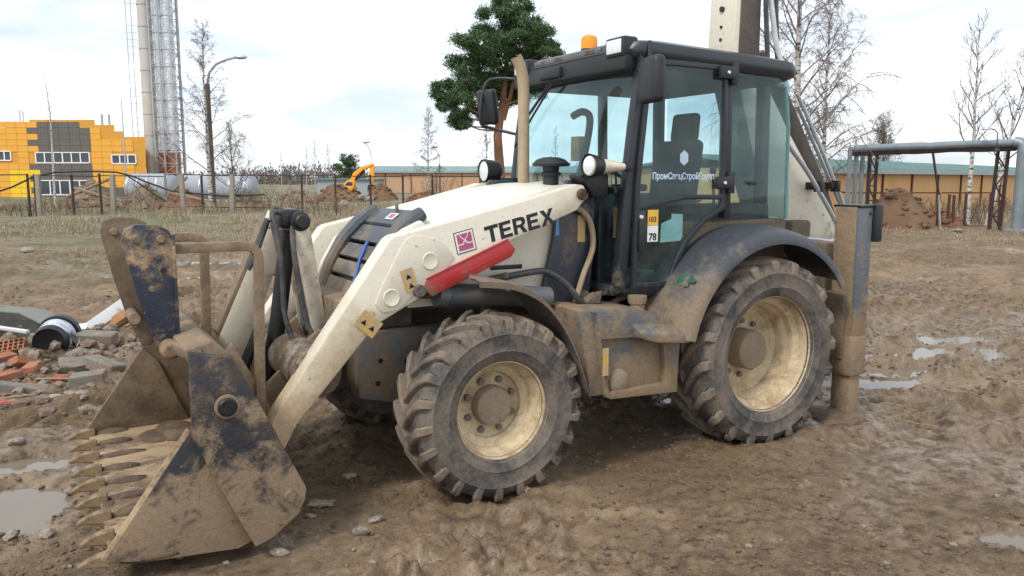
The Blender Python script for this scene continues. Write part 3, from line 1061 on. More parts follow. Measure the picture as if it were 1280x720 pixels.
def overhead_pipe():
    DL, DR = 30.0, 29.0
    L0, R0 = at(1066, 184, DL), at(1272, 177, DR)
    p = thing('overhead_pipe', 'silver lagged pipe bridge on rusty lattice legs crossing the yard', 'pipeline', (L0.x, DL, 0))
    o = Vector((L0.x, DL, 0))

    def lo(px, py, D):
        return at(px, py, D) - o
    r = .135
    rr = random.Random(5)
    path = [lo(1068, 186, DL)]
    for k in range(1, 15):
        t = k / 15
        path.append(path[0].lerp(lo(1274, 178, DR), t) + Vector((0, 0, rr.uniform(-.012, .012))))
    path.append(lo(1274, 178, DR))
    MB().tube(path, [r * rr.uniform(.95, 1.05) for _ in path], 14).build('pipe', M['pipe_wrap'], p)
    MB().tube([q + Vector((0, .16, -.155 + rr.uniform(-.02, .02))) for q in path], .13, 10).build('pipe', M['pipe_under'], p)  # dark tube added to give the pipe above its black underside
    for px in (1063, 1071, 1079, 1088):
        a = lo(px, 186, DL + (px - 1063) * .03)
        MB().tube([(a.x, a.y, a.z + .05), (a.x, a.y, -.5)], .085, 10).build('riser_pipe', M['pipe_wrap'], p)
    a = lo(1279, 177, DR - .2)
    MB().tube([lo(1268, 177.5, DR), lo(1275, 178, DR - .1), a + Vector((.02, 0, -.12)), a + Vector((.03, 0, -.4)), (a.x + .03, a.y, -.3)], .19, 12).build('riser_pipe', M['pipe_wrap'], p)
    MB().box(a.x - .35, a.x + .5, a.y - .4, a.y + .3, -.3, .12).build('pipe_shoe', M['pipe_wrap'], p, bevel=.03)
    for pxs, D, nm in (((1088, 1097), DL + .5, 0), ((1248, 1261), DR + .5, 1)):
        l = MB()
        a, b = lo(pxs[0], 186, D), lo(pxs[1], 186, D)
        l.tube([(a.x, a.y, a.z), (a.x - (.12 if nm else 0), a.y, -.4)], .065, 4).tube([(b.x, b.y, b.z), (b.x - (.10 if nm else 0), b.y, -.4)], .065, 4)
        z = 0.0
        k = 0
        while z < a.z - .5:
            q0, q1 = (a, b) if k % 2 else (b, a)
            l.tube([(q0.x, q0.y, z), (q1.x, q1.y, z + .55)], .03, 4, False)
            l.tube([(a.x, a.y, z), (b.x, b.y, z)], .03, 4, False)
            z += .55
            k += 1
        l.build('lattice_leg', M['rust_dark'], p)
    # hanging work lamp on the pipe
    w = thing('work_lamp', 'small hooded lamp on a bent bracket above the silver pipe', 'lamp', at(1247, 178, DR - .3))
    ow = at(1247, 178, DR - .3)
    MB().tube([at(1246, 186, DR - .3) - ow, at(1247, 166, DR - .3) - ow, at(1243, 162, DR - .3) - ow, at(1235, 160, DR - .3) - ow], .02, 6).build('bracket', M['rust_dark'], w)
    c = at(1233, 160, DR - .3) - ow
    MB().lathe([(.02, .06), (.12, .03), (.16, -.05), (.14, -.06), (.02, .0)], c, 'Z', 12).build('lamp_shade', M['galv'], w)
    c = at(1246, 187, DR - .3) - ow
    MB().lathe([(.02, .08), (.08, .03), (.13, -.06), (.02, -.06)], c, 'Z', 12).build('lamp_shade', M['grease'], w)


overhead_pipe()


def mast(px, y0, y1, D, r, mat, label):
    b, t = at(px, y0, D), at(px, y1, D)
    tag(MB().tube([(0, 0, -.3), (0, 0, t.z * .6), (0, 0, t.z)], [r, r * .6, r * .25], 6).build('mast', mat, loc=(b.x, D, 0)), label, 'mast')


mast(159, 240, 122, 80, .12, M['lattice'], 'thin grey lightning rod between the orange building and the flues')


# ------------------------------------------------------------------ fences, posts, cables
def left_fence():
    D = 42.0
    posts = [(34, 0), (42, 0), (93, 0), (122, 0), (208, 1), (252, 0), (377, 0), (420, 0), (462, 0), (503, 0), (541, 0), (600, 0)]
    f = thing('iron_fence', 'rusty iron post and rail fence along the far edge of the yard on the left', 'fence', (at(330, 260, D).x, D, 0))
    ox = at(330, 260, D).x
    rr = random.Random(3)
    for px, k in posts:
        x = at(px, 224, D).x - ox
        zt = at(px, 218 + rr.uniform(-1.5, 1.5), D).z
        MB().box(-.045, .045, -.045, .045, -.5, zt + .5).build('post', M['rust_dark'] if not k else M['concrete'], f, loc=(x, rr.uniform(-.3, .3), -.5), smooth=False)
    ends = [-30] + [p[0] for p in posts]
    for a, b in zip(ends[:-1], ends[1:]):
        x0, x1 = at(a, 224, D).x - ox, at(b, 224, D).x - ox
        if b - a < 15:
            continue
        z0, z1 = at(a, 220 + rr.uniform(-2, 1), D).z, at(b, 220 + rr.uniform(-2, 1), D).z
        MB().tube([(x0, 0, z0), (x1, 0, z1)], .035, 4).build('rail', M['rust_dark'], f)
        if rr.random() < .55:
            MB().tube([(x0, 0, .45), (x1, 0, .4 + rr.uniform(-.1, .1))], .03, 4).build('rail', M['rust'], f)
    for px, lab in ((149, 'leaning grey concrete post right of the yellow lower wall'), (236, 'grey concrete post left of the tall concrete street lamp'),
                    (295, 'grey concrete post right of the tall concrete street lamp'), (58, 'thin concrete post in front of the yellow lower wall')):
        x = at(px, 224, D).x
        tag(MB().box(-.11, .11, -.1, .1, -.5, 2.25).build('concrete_post', M['concrete'], bevel=.015, loc=(x, D - .8, -.1)), lab, 'post').rotation_euler = (0, rr.uniform(-.05, .05), 0)


left_fence()


def cable(pts, D, label, r=.035):
    P = [at(px, py, D) for px, py in pts]
    o = Vector(P[0])
    tag(MB().tube([q - o for q in P], r, 5).build('cable', M['cable'], loc=o), label, 'cable')


cable([(-10, 242), (15, 234), (42, 221), (70, 215), (110, 214), (145, 215), (165, 220), (190, 230), (215, 239), (245, 242), (285, 245), (330, 243)], 41.5,
      'thick black cable sagging along the left iron fence and rising to a hump', .05)
cable([(160, 220), (178, 232), (196, 245), (208, 252)], 41.3, 'short black cable slanting down to the light post in the left fence', .04)


def right_gate():
    D = 32.0
    g = thing('iron_gate', 'rusty tubular gate and fence rails in front of the ochre shed on the right', 'gate', (at(1150, 290, D).x, D, 0))
    ox = at(1150, 290, D).x

    def X(px):
        return at(px, 230, D).x - ox
    zr = at(1100, 241, D).z
    for px, y in ((1060, 241), (1104, 243), (1175, 241), (1188, 243), (1194, 244), (1209, 242), (1240, 242), (1252, 250)):
        MB().box(-.04, .04, -.04, .04, -.5, at(px, y, D).z + .4).build('post', M['rust'], g, loc=(X(px), 0, -.4), smooth=False)
    for a, b in ((1000, 1060), (1060, 1104), (1104, 1175), (1178, 1240)):
        MB().tube([(X(a), 0, zr + (.25 if b < 1061 else 0)), (X(b), 0, zr)], .036, 4).build('rail', M['rust'], g)
    MB().tube([(X(1186), 0, .05), (X(1240), 0, .05)], .025, 4).build('rail', M['rust'], g)
    q0, q1 = at(1176, 288, D - 1), at(1166, 190, D - 1)
    p = thing('leaning_pole', 'thin leaning pole standing left of the rusty gate', 'pole', (q0.x, D - 1, 0))
    MB().tube([(0, 0, -.3), ((q1.x - q0.x) * .35, 0, q1.z * .45)], .045, 6).build('lower_tube', M['galv'], p)
    MB().tube([((q1.x - q0.x) * .35, 0, q1.z * .45), (q1.x - q0.x, 0, q1.z)], .05, 6).build('upper_bar', M['rust_dark'], p)


right_gate()


# ------------------------------------------------------------------ earth heaps
def heap(px0, px1, ytop, ybase, D, label, mat, seed, cat='heap'):
    a, b = at(px0, 240, D).x, at(px1, 240, D).x
    hgt = at(px0, ytop, D).z
    cx, rx, ry = (a + b) / 2, (b - a) / 2, max(1.6, (b - a) * .38)
    n, mm = 40, 22
    v, f = [], []
    for j in range(mm + 1):
        for i in range(n):
            t, q = 2 * math.pi * i / n, j / mm
            x, y = q * rx * math.cos(t), q * ry * math.sin(t)
            z = hgt * (1 - q ** 1.9) * (.72 + .5 * float(fbm(np.array([x * .45 + seed * 3.1]), np.array([y * .45]), seed + 3, 3)[0])) + .42 * hgt * (float(fbm(np.array([x * .9 + seed]), np.array([y * .9]), seed, 4)[0]) - .5) * (1.3 - q) + .34 * (float(fbm(np.array([x * 2.2]), np.array([y * 2.2]), seed, 4, .6, True)[0]) - .6) * (1.15 - q) - .3 * q
            v.append((x, y, z))
    for j in range(mm):
        for i in range(n):
            f.append((j * n + i, j * n + (i + 1) % n, (j + 1) * n + (i + 1) % n, (j + 1) * n + i))
    hp = tag(MB().add(v, f).build('earth_heap', mat, loc=(cx, D, 0), angle=50), label, cat)
    lumps, g = MB(), random.Random(seed)
    for k in range(110):
        x, y, z = v[g.randrange(len(v))]
        s = g.uniform(.04, .16) * (1 if D < 40 else 1.5)
        lumps.rock((x + g.uniform(-.1, .1), y, z), (s * 1.3, s, s * .8), seed * 31 + k)
    tag(lumps.build('heap_lump', mat, hp, fix=False, angle=25), kind='stuff')


heap(1072, 1170, 231, 290, 31.5, 'steep brown earth heap beside the left lattice leg of the pipe bridge', M['heap'], 4)
heap(1135, 1215, 262, 290, 33, 'low reddish soil heap behind the rusty gate', M['heap_red'], 9)
heap(78, 150, 226, 262, 50, 'brown rubble and brush heap in front of the orange building', M['rubble'], 12)
heap(150, 215, 236, 262, 52, 'greyish brush heap in front of the nearer white tank', M['rubble'], 13)
heap(196, 262, 238, 262, 50, 'reddish rubble heap left of the tall concrete street lamp', M['heap_red'], 14)
heap(262, 345, 241, 262, 54, 'low brown rubble heap right of the tall concrete street lamp', M['rubble'], 15)
heap(385, 460, 231, 258, 66, 'brown soil heap the yellow digger stands on', M['heap'], 16)
heap(455, 500, 229, 258, 70, 'dark soil heap right of the yellow digger in front of the pale shed', M['heap'], 17)
heap(500, 570, 240, 258, 62, 'flat reddish soil heap before the pale ochre shed', M['heap_red'], 18)
heap(340, 400, 240, 258, 60, 'flat brown soil heap left of the yellow digger', M['rubble'], 19)
# beams thrown on the rubble heaps, and pale concrete lumps
rr = random.Random(21)
for k, (px, py, D, L, tilt, lab) in enumerate(((108, 236, 47, 3.2, .35, 'long grey beam lying on the rubble heap in front of the orange building'),
                                               (125, 244, 46, 3.0, -.30, 'grey beam slanting down the right flank of the rubble heap'),
                                               (99, 248, 46, 2.2, .1, 'short level beam at the foot of the rubble heap'),
                                               (222, 233, 48, 1.6, .75, 'broken board sticking up from the reddish heap'),
                                               (238, 246, 47, 2.8, -.2, 'long board lying on the reddish heap near the street lamp'))):
    p = at(px, py, D)
    o = tag(MB().box(-L / 2, L / 2, -.12, .12, -.06, .06).build('beam', M['timber'], bevel=.01, loc=p), lab, 'beam')
    o.rotation_euler = (0, -tilt, rr.uniform(-.3, .3))
for k, (px, py, D, s, lab) in enumerate(((452, 246, 62, .55, 'pale concrete lump below the yellow digger, left one of two'), (462, 248, 61, .45, 'pale concrete lump below the yellow digger, right one of two'),
                                         (431, 258, 50, .8, 'flat pale concrete slab piece before the digger heap'))):
    p = at(px, py, D)
    tag(MB().rock((0, 0, 0), (s, s * .7, s * .6), 30 + k).build('concrete_lump', M['concrete'], loc=p, smooth=False), lab, 'rubble')


# ------------------------------------------------------------------ yellow digger far off
def digger():
    D = 70.0
    o = at(438, 242, D)
    d = thing('crawler_excavator', 'small orange yellow excavator with arched boom far off by the shed', 'excavator', (o.x, D, 0))

    def L(px, py):
        q = at(px, py, D) - Vector((o.x, D, 0))
        return q.x, q.z
    for y in (-.9, .9):
        MB().prism([L(416, 243), L(420, 247), L(446, 247), L(450, 243), L(446, 239), L(419, 239)], y - .3, y + .3).build('track', M['digger_dark'], d)
    MB().prism([L(417, 239), L(443, 239), L(445, 233), L(430, 231.5), L(418, 235)], -1.1, 1.1).build('body', M['digger'], d, bevel=.1)
    MB().prism([L(431, 237), L(445, 237), L(445, 226), L(437, 225), L(431, 231)], -.95, .0).build('cabin', M['digger'], d, bevel=.08)
    MB().prism([L(433, 232), L(443, 232), L(443, 227.5), L(437.5, 227)], -.97, -.93).build('cabin_window', M['pane'], d)
    MB().prism([L(434, 232), L(440, 233), L(445, 220), L(453, 213), L(466, 207.5), L(465, 204), L(452, 208), L(441, 216)], .15, .6).build('boom', M['digger'], d, bevel=.05)
    MB().prism([L(461, 208), L(467, 204), L(467, 220), L(465, 231), L(461.5, 231)], .2, .55).build('dipper_arm', M['digger'], d, bevel=.05)
    MB().prism([L(460, 231), L(467, 231), L(469, 236), L(464, 240), L(459, 237)], .0, .8).build('digging_bucket', M['digger_dark'], d)
    x0, z0 = L(446, 228)
    x1, z1 = L(455, 213)
    MB().tube([(x0 - .4, .38, z0), (x1, .38, z1)], .09, 6).build('boom_cylinder', M['digger_dark'], d)


digger()


# ------------------------------------------------------------------ trees
def bare_tree(seed, H, r0, nprim=26, *pos, fall=.85, lr=.014, **kw):
    return _bare_tree(seed, H, r0, nprim, *pos, fall=fall, lr=lr, **kw)


def _bare_tree(seed, H, r0, nprim=26, start=.22, lenf=.34, sub=7, subsub=5, droop=.0, e0=62, e1=28, thin=.0065, lean=(0, 0), wob=.02, fall=.85, lr=.014):
    q = random.Random(seed)
    tr, br = MB(), MB()
    tp = []
    n = 11
    wx = wy = 0
    for i in range(n):
        t = i / (n - 1)
        wx += q.gauss(0, wob) * H * .25
        wy += q.gauss(0, wob) * H * .25
        tp.append(Vector((lean[0] * t * H + wx * t, lean[1] * t * H + wy * t, t * H - .3 * (1 - t))))
    rs = [r0 * (1 - .93 * (i / (n - 1)) ** .8) + .004 for i in range(n)]
    tr.tube(tp, rs, 8)

    def tpos(t):
        f = t * (n - 1)
        i = min(int(f), n - 2)
        return tp[i].lerp(tp[i + 1], f - i), rs[i] + (rs[i + 1] - rs[i]) * (f - i)

    def limb(p, d, L, r, m, dr, sides):
        pts, d = [p], d.normalized()
        for k in range(m):
            d = (d + Vector((q.gauss(0, .13), q.gauss(0, .13), q.gauss(0, .08) + dr * (k / m))).normalized() * .0 + Vector((q.gauss(0, .12), q.gauss(0, .12), q.gauss(0, .09) + dr * (k + 1) / m))).normalized()
            pts.append(pts[-1] + d * L / m)
        return pts
    az = q.uniform(0, 6.28)
    for i in range(nprim):
        t = start + (1 - start) * ((i + q.uniform(0, .8)) / nprim) ** .9 * .97
        p, rt = tpos(min(t, .985))
        az += 2.4 + q.uniform(-.5, .5)
        e = R(e0 + (e1 - e0) * t + q.uniform(-10, 10))
        d = Vector((math.cos(az) * math.sin(e), math.sin(az) * math.sin(e), math.cos(e)))
        L = H * lenf * (1.08 - t * fall) * q.uniform(.75, 1.15)
        r = min(rt * .6, .008 + L * lr)
        P = limb(p, d, L, r, 5, .10 - droop * .25, 4)
        br.tube(P, [r * (1 - .8 * k / 5) for k in range(6)], 4, False)
        for j in range(sub):
            s = .22 + .78 * (j + q.random()) / sub
            f = min(s, .999) * 5
            k = int(f)
            p2 = P[k].lerp(P[k + 1], f - k)
            dd = (P[k + 1] - P[k]).normalized()
            side = Vector((q.gauss(0, 1), q.gauss(0, 1), q.gauss(0, .6))).normalized()
            L2 = L * q.uniform(.28, .5) * (1.15 - s * .6)
            P2 = limb(p2, dd * .8 + side * .75, L2, r, 4, -droop * .55, 3)
            r2 = max(thin * .9, r * .38)
            br.tube(P2, [r2 * (1 - .65 * k2 / 4) for k2 in range(5)], 3, False)
            for g in range(subsub):
                s3 = .15 + .85 * (g + q.random()) / subsub
                f3 = min(s3, .999) * 4
                k3 = int(f3)
                p3 = P2[k3].lerp(P2[k3 + 1], f3 - k3)
                d3 = (P2[k3 + 1] - P2[k3]).normalized() * .7 + Vector((q.gauss(0, .6), q.gauss(0, .6), q.gauss(0, .45) - droop * .8))
                P3 = limb(p3, d3, L2 * q.uniform(.3, .65), thin, 3, -droop * .9, 3)
                br.tube(P3, [thin, thin * .85, thin * .7, thin * .5], 3, False)
    return tr.mesh('trunk', M['birch'], fix=False), br.mesh('branches', M['twig'], fix=False)


def tree(name, label, cat, x, y, meshes, barkm=None, twigm=None, rz=0, sc=1, z=None, group=None):
    t = thing(name, label, cat, (x, y, (hz(x, y) if z is None else z)), rz, group)
    t.scale = (sc, sc, sc)
    a = link('trunk', meshes[0], t)
    b = link('branches', meshes[1], t)
    for o, m in ((a, barkm), (b, twigm)):
        if m:
            o.material_slots[0].link = 'OBJECT'
            o.material_slots[0].material = m
    return t


def base(px, D):
    return at(px, 224, D).x, D


x, y = base(262, 49)
tree('birch_tree', 'tall bare birch just left of the street lamp by the white tanks', 'tree', x, y, bare_tree(1, 11.0, .16, 36, .2, .32, 9, 8, .35, thin=.0065, lr=.008))
x, y = base(291, 46)
tree('bare_tree', 'small spreading bare tree right of the tall concrete street lamp', 'tree', x, y, bare_tree(2, 5.0, .09, 22, .2, .42, 7, 5, 0, 58, 30, .008), M['bark'], M['twig'])
x, y = base(67, 58)
tree('birch_sapling', 'slim pale birch sapling in front of the grey window bay', 'tree', x, y, bare_tree(3, 9.5, .10, 14, .55, .10, 4, 3, 0, 40, 20, .006))
x, y = base(535, 75)
tree('birch_tree', 'bare pale birch in front of the pale ochre shed', 'tree', x, y, bare_tree(4, 8.2, .12, 34, .22, .27, 8, 8, .3, thin=.009, lr=.008), None, M['twig_pale'])
x, y = base(608, 60)
tree('birch_tree', 'bare birch partly hidden behind the pine trunk', 'tree', x, y, bare_tree(5, 6.6, .1, 24, .25, .3, 7, 5, .3, thin=.010), None, M['twig_pale'])
big = bare_tree(6, 12.0, .17, 50, .14, .34, 11, 12, .60, 58, 26, .0042, lr=.009)
x, y = base(993, 25)
tree('birch_tree', 'large weeping birch with fine hanging twigs behind the cab', 'tree', x, y, big, None, M['twig_pale'])
x, y = base(1030, 31)
tree('birch_tree', 'weeping birch further right behind the raised boom', 'tree', x, y, bare_tree(16, 9.5, .13, 34, .2, .28, 9, 10, .6, 56, 30, .0045, lr=.010))
x, y = base(1213, 34)
tree('birch_tree', 'pale birch with few bare limbs behind the rusty gate', 'tree', x, y, bare_tree(7, 8.1, .125, 20, .34, .40, 7, 5, -.45, 56, 26, .007, lr=.011))
x, y = base(1236, 33)
tree('birch_tree', 'leaning pale birch at the right edge of the photo', 'tree', x, y, bare_tree(8, 7.6, .10, 17, .3, .34, 6, 4, -.1, 50, 26, .008, lean=(.20, 0)), None, M['twig'])
x, y = base(1102, 80)
tree('round_tree', 'round bushy bare tree far behind the overhead pipe', 'tree', x, y, bare_tree(9, 6.0, .2, 46, .25, .46, 9, 7, 0, 80, 5, .012, fall=.25, lr=.008), M['bark'], M['twig'])
farb = [bare_tree(40 + k, 9.0, .11, 16, .35, .2, 5, 4, .15, thin=.016) for k in range(2)]
for k, (px, D, sc, lab) in enumerate(((383, 150, .85, 'far pale birch at the left of the forest edge pair'), (394, 150, 1.0, 'far pale birch at the right of the forest edge pair'),
                                      (412, 140, .9, 'far thin birch just left of the small dark pine'), (312, 150, .7, 'far thin birch behind the long white tank'),
                                      (352, 160, .8, 'far thin birch in the gap between tank and forest birches'), (694, 120, 1.05, 'far birch seen beside the exhaust pipe'))):
    x, y = base(px, D)
    tree('far_birch', lab, 'tree', x, y, farb[k % 2], None, M['twig_pale'], k * 1.3, sc, 0)


def needle_crown(clumps, seed, n, size):
    q = random.Random(seed)
    v, f = [], []
    for c, r in clumps:
        # several flattened sprays inside each clump
        sprays = [(c + Vector((q.gauss(0, .5), q.gauss(0, .5), q.gauss(0, .34))) * r, r * q.uniform(.30, .55)) for _ in range(7)]
        for p, rs in sprays:
            for _ in range(n):
                o = Vector((q.gauss(0, .55), q.gauss(0, .55), q.gauss(0, .33))) * rs + p
                d = Vector((q.gauss(0, 1), q.gauss(0, 1), q.gauss(0, .8) + .5)).normalized() * size * q.uniform(.6, 1.3)
                w = d.cross(Vector((q.gauss(0, 1), q.gauss(0, 1), q.gauss(0, 1)))).normalized() * size * .15
                i = len(v)
                v += [o - w, o + w, o + d]
                f.append((i, i + 1, i + 2))
    return MB().add(v, f)


def pine():
    D = 36.0
    x, y = base(627, D)
    t = thing('pine_tree', 'tall green pine with a bare reddish trunk behind the exhaust pipe', 'tree', (x, y, 0))
    o = Vector((x, y, 0))
    q = random.Random(8)

    def L(px, py, dy=0):
        return at(px, py, D) - o + Vector((0, dy, 0))
    MB().tube([(0, 0, -.3), L(625, 215), L(622, 170), L(628, 130), L(633, 80), L(634, 40), L(635, 12)], [.26, .22, .19, .15, .10, .06, .02], 10).build('trunk', M['pinebark'], t)
    MB().tube([L(629, 150), L(638, 120), L(646, 80)], [.13, .09, .05], 7).build('fork', M['pinebark'], t)
    cl = [(635, 12, .55), (622, 22, .5), (648, 20, .5), (660, 30, .4), (607, 38, .6), (630, 42, .7), (655, 46, .65), (672, 48, .5), (595, 62, .55), (615, 66, .7), (640, 70, .65), (665, 68, .6), (682, 70, .4),
          (583, 84, .55), (603, 92, .7), (628, 95, .6), (655, 92, .6), (676, 92, .45), (566, 102, .5), (588, 112, .65), (612, 118, .55), (646, 116, .5), (668, 114, .5), (556, 120, .4), (574, 132, .5),
          (598, 136, .45), (566, 148, .38), (580, 156, .32), (684, 58, .3), (560, 138, .3), (690, 82, .25), (626, 78, .6), (648, 58, .55), (604, 76, .55), (668, 84, .5), (640, 106, .55), (592, 100, .5), (618, 106, .5), (645, 30, .5), (628, 56, .55)]
    cs = []
    br = MB()
    for px, py, r in cl:
        dy = q.uniform(-1.7, 1.7)
        p = L(px, py, dy)
        cs.append((p, r * 1.24))
        zt = max(p.z - q.uniform(.2, .7), 3.0)
        a = L(629, 120)
        k = min(1, max(0, (zt - 3.0) / 6.5))
        a = L(623 + 12 * k, 224 - (zt - 1.9) / D * FPX)
        a.z = zt
        m_ = a.lerp(p, .55) + Vector((0, 0, -.12))
        br.tube([a, m_, p], [.06, .04, .012], 4, False)
    br.build('limbs', M['pinebark'], t)
    needle_crown(cs, 11, 420, .15).build('crown', M['needles'], t, fix=False, smooth=False)


pine()


def small_pine(px, D, H, label, seed):
    x, y = base(px, D)
    t = thing('pine_tree', label, 'tree', (x, y, 0))
    q = random.Random(seed)
    MB().tube([(0, 0, -.3), (0, 0, H)], [.18, .03], 6).build('trunk', M['bark'], t)
    cs = [(Vector((q.gauss(0, .75) * (1.25 - k / 16), q.gauss(0, .75), H * (.42 + .55 * k / 14))), .75) for k in range(14)]
    needle_crown(cs, seed, 60, .28).build('crown', M['needles'], t, fix=False, smooth=False)


small_pine(437, 105, 5.0, 'small dark pine left of the yellow digger boom', 31)


def forest_band():
    """far wood on the horizon that reads as one mass: trunks and ragged crowns joined"""
    q = random.Random(17)
    v, f = [], []

    def tri(a, b, c):
        i = len(v)
        v.extend([a, b, c])
        f.append((i, i + 1, i + 2))
    for k in range(2600):
        D = q.uniform(230, 300)
        x = q.uniform(-230, 40)
        h = q.uniform(3.0, 5.2) * (1 + .25 * math.sin(x * .07) + .2 * math.sin(x * .021 + 2))
        w = q.uniform(.5, 1.5)
        for _ in range(9):
            z = q.uniform(0, h)
            ww = w * (1.2 - z / h * .8)
            cx, cy = x + q.gauss(0, ww * .5), D + q.gauss(0, ww)
            a = q.uniform(0, 6.28)
            tri((cx - ww * .5 * math.cos(a), cy - ww * .5 * math.sin(a), z - .3), (cx + ww * .5 * math.cos(a), cy + ww * .5 * math.sin(a), z), (cx + q.gauss(0, .2), cy, z + q.uniform(.3, .9)))
    tag(MB().add(v, f).build('far_wood', M['forest'], fix=False, smooth=False), 'bare brown wood along the horizon', kind='stuff')


forest_band()


def dry_grass():
    q = np.random.default_rng(5)
    n = 26000
    y = 15 + 36 * q.random(n) ** 1.2
    x = (q.random(n) - .5) * 1.55 * y
    _, _, g, _ = terrain(x, y)
    dens = fbm(x * .25, y * .25, 131, 3)
    keep = (q.random(n) < g * sm(dens, .36, .62) * .95)
    x, y, dens = x[keep], y[keep], dens[keep]
    h = terrain(x, y)[0]
    v, f = [], []
    r2 = random.Random(9)
    for a, b, z, dn in zip(x, y, h, dens):
        H0 = (.07 + .34 * sm(b, 24, 42)) * (.35 + 1.1 * dn)
        for _ in range(6):
            ox, oy = r2.gauss(0, .12), r2.gauss(0, .12)
            t = r2.uniform(0, 3.14)
            w = .011 * (1 + b * .02)
            hh = H0 * r2.uniform(.5, 1.4)
            i = len(v)
            v += [(a + ox - w * math.cos(t), b + oy - w * math.sin(t), z - .02), (a + ox + w * math.cos(t), b + oy + w * math.sin(t), z - .02),
                  (a + ox + r2.gauss(0, .4) * hh, b + oy + r2.gauss(0, .4) * hh, z + hh)]
            f.append((i, i + 1, i + 2))
    tag(MB().add(v, f).build('dry_grass', M['dry'], fix=False, smooth=False), 'dry straw coloured grass along the far edge of the yard', kind='stuff')


dry_grass()


def brush(px, D, H, W, label, seed):
    q = random.Random(seed)
    x, y = base(px, D)
    m = MB()
    for k in range(46):
        p = Vector((q.gauss(0, W * .4), q.gauss(0, .5), -.1))
        d = Vector((q.gauss(0, .3), q.gauss(0, .3), 1)).normalized()
        L = H * q.uniform(.5, 1.1)
        P = [p, p + d * L * .5, p + d * L + Vector((q.gauss(0, .15), q.gauss(0, .15), 0))]
        m.tube(P, [.016, .012, .006], 3, False)
        for g in range(6):
            s = P[1].lerp(P[2], q.random())
            m.tube([s, s + Vector((q.gauss(0, .2), q.gauss(0, .2), q.uniform(.05, .35)))], .006, 3, False)
    tag(m.build('brush', M['brush'], fix=False, loc=(x, y, hz(x, y))), label, 'bush')


for k, (px, D, H, W, lab) in enumerate(((170, 45, 1.9, 2.2, 'tangle of bare brush in front of the nearer white tank'), (345, 44, 1.6, 2.6, 'bare brush behind the left fence, right of the street lamp'),
                                        (395, 40, 1.3, 1.6, 'low bare brush in front of the heap left of the digger'), (545, 55, 2.6, 1.8, 'dark bare bush at the foot of the pale birch by the shed'),
                                        (1160, 34, 1.1, 1.0, 'grey weeds between the steep earth heap and the gate'), (1225, 34.5, 1.2, 1.8, 'bare weeds behind the rusty gate by the birches'),
                                        (300, 47, 1.5, 1.5, 'bare brush at the foot of the small spreading tree'), (75, 44, 1.2, 1.8, 'dry brush before the grey window bay'),
                                        (1265, 40, 1.0, 2.0, 'bare weeds behind the right lattice leg'), (20, 43, 1.0, 1.6, 'dry brush at the left edge of the photo'))):
    brush(px, D, H, W, lab, 60 + k)

# ================================================================== the backhoe loader
# machine frame: X forwards (towards the loader bucket), Y to its left (towards the viewer), Z up, origin on the ground under the rear axle
BH = thing('backhoe_loader', 'muddy cream backhoe loader with dark cab and toothed front bucket standing in the mud', 'backhoe loader',
           (ORG[0], ORG[1], 0), math.pi + YAW)


def arc(cx, cz, r, a0, a1, n):
    return [(cx + r * math.cos(R(a0 + (a1 - a0) * i / (n - 1))), cz + r * math.sin(R(a0 + (a1 - a0) * i / (n - 1)))) for i in range(n)]


def inset(poly, w):
    n = len(poly)
    area = sum(poly[i][0] * poly[(i + 1) % n][1] - poly[(i + 1) % n][0] * poly[i][1] for i in range(n))
    sg = 1 if area > 0 else -1
    out = []
    for i in range(n):
        p0, p1, p2 = Vector(poly[i - 1]), Vector(poly[i]), Vector(poly[(i + 1) % n])
        d1, d2 = (p1 - p0).normalized(), (p2 - p1).normalized()
        n1, n2 = Vector((-d1.y, d1.x)) * sg, Vector((-d2.y, d2.x)) * sg
        b = n1 + n2
        b = b / max(.35, (1 + n1.dot(n2)))
        out.append(tuple(p1 + b * w))
    return out


# ------------------------------------------------------------------ wheels
def tyre_mesh(Rr, w, rr):
    k = Rr - rr
    half = [(rr - .012, -.05), (rr + .004, -.028), (rr + .03, -.012), (rr + k * .22, -.002), (rr + k * .25, .004), (rr + k * .28, .000), (rr + k * .40, .004), (rr + k * .58, .002), (rr + k * .61, .006), (rr + k * .64, -.001), (Rr - .085, -.012), (Rr - .045, -.035), (Rr - .036, -.075)]
    prof = half + [(r_, -w - y_) for r_, y_ in half[::-1]]
    # a moulded ring and shallow ribs on the sidewall
    return MB().lathe(prof, (0, 0, 0), 'Y', 72, closed=True).mesh('tyre', M['rubber_side'], angle=50)


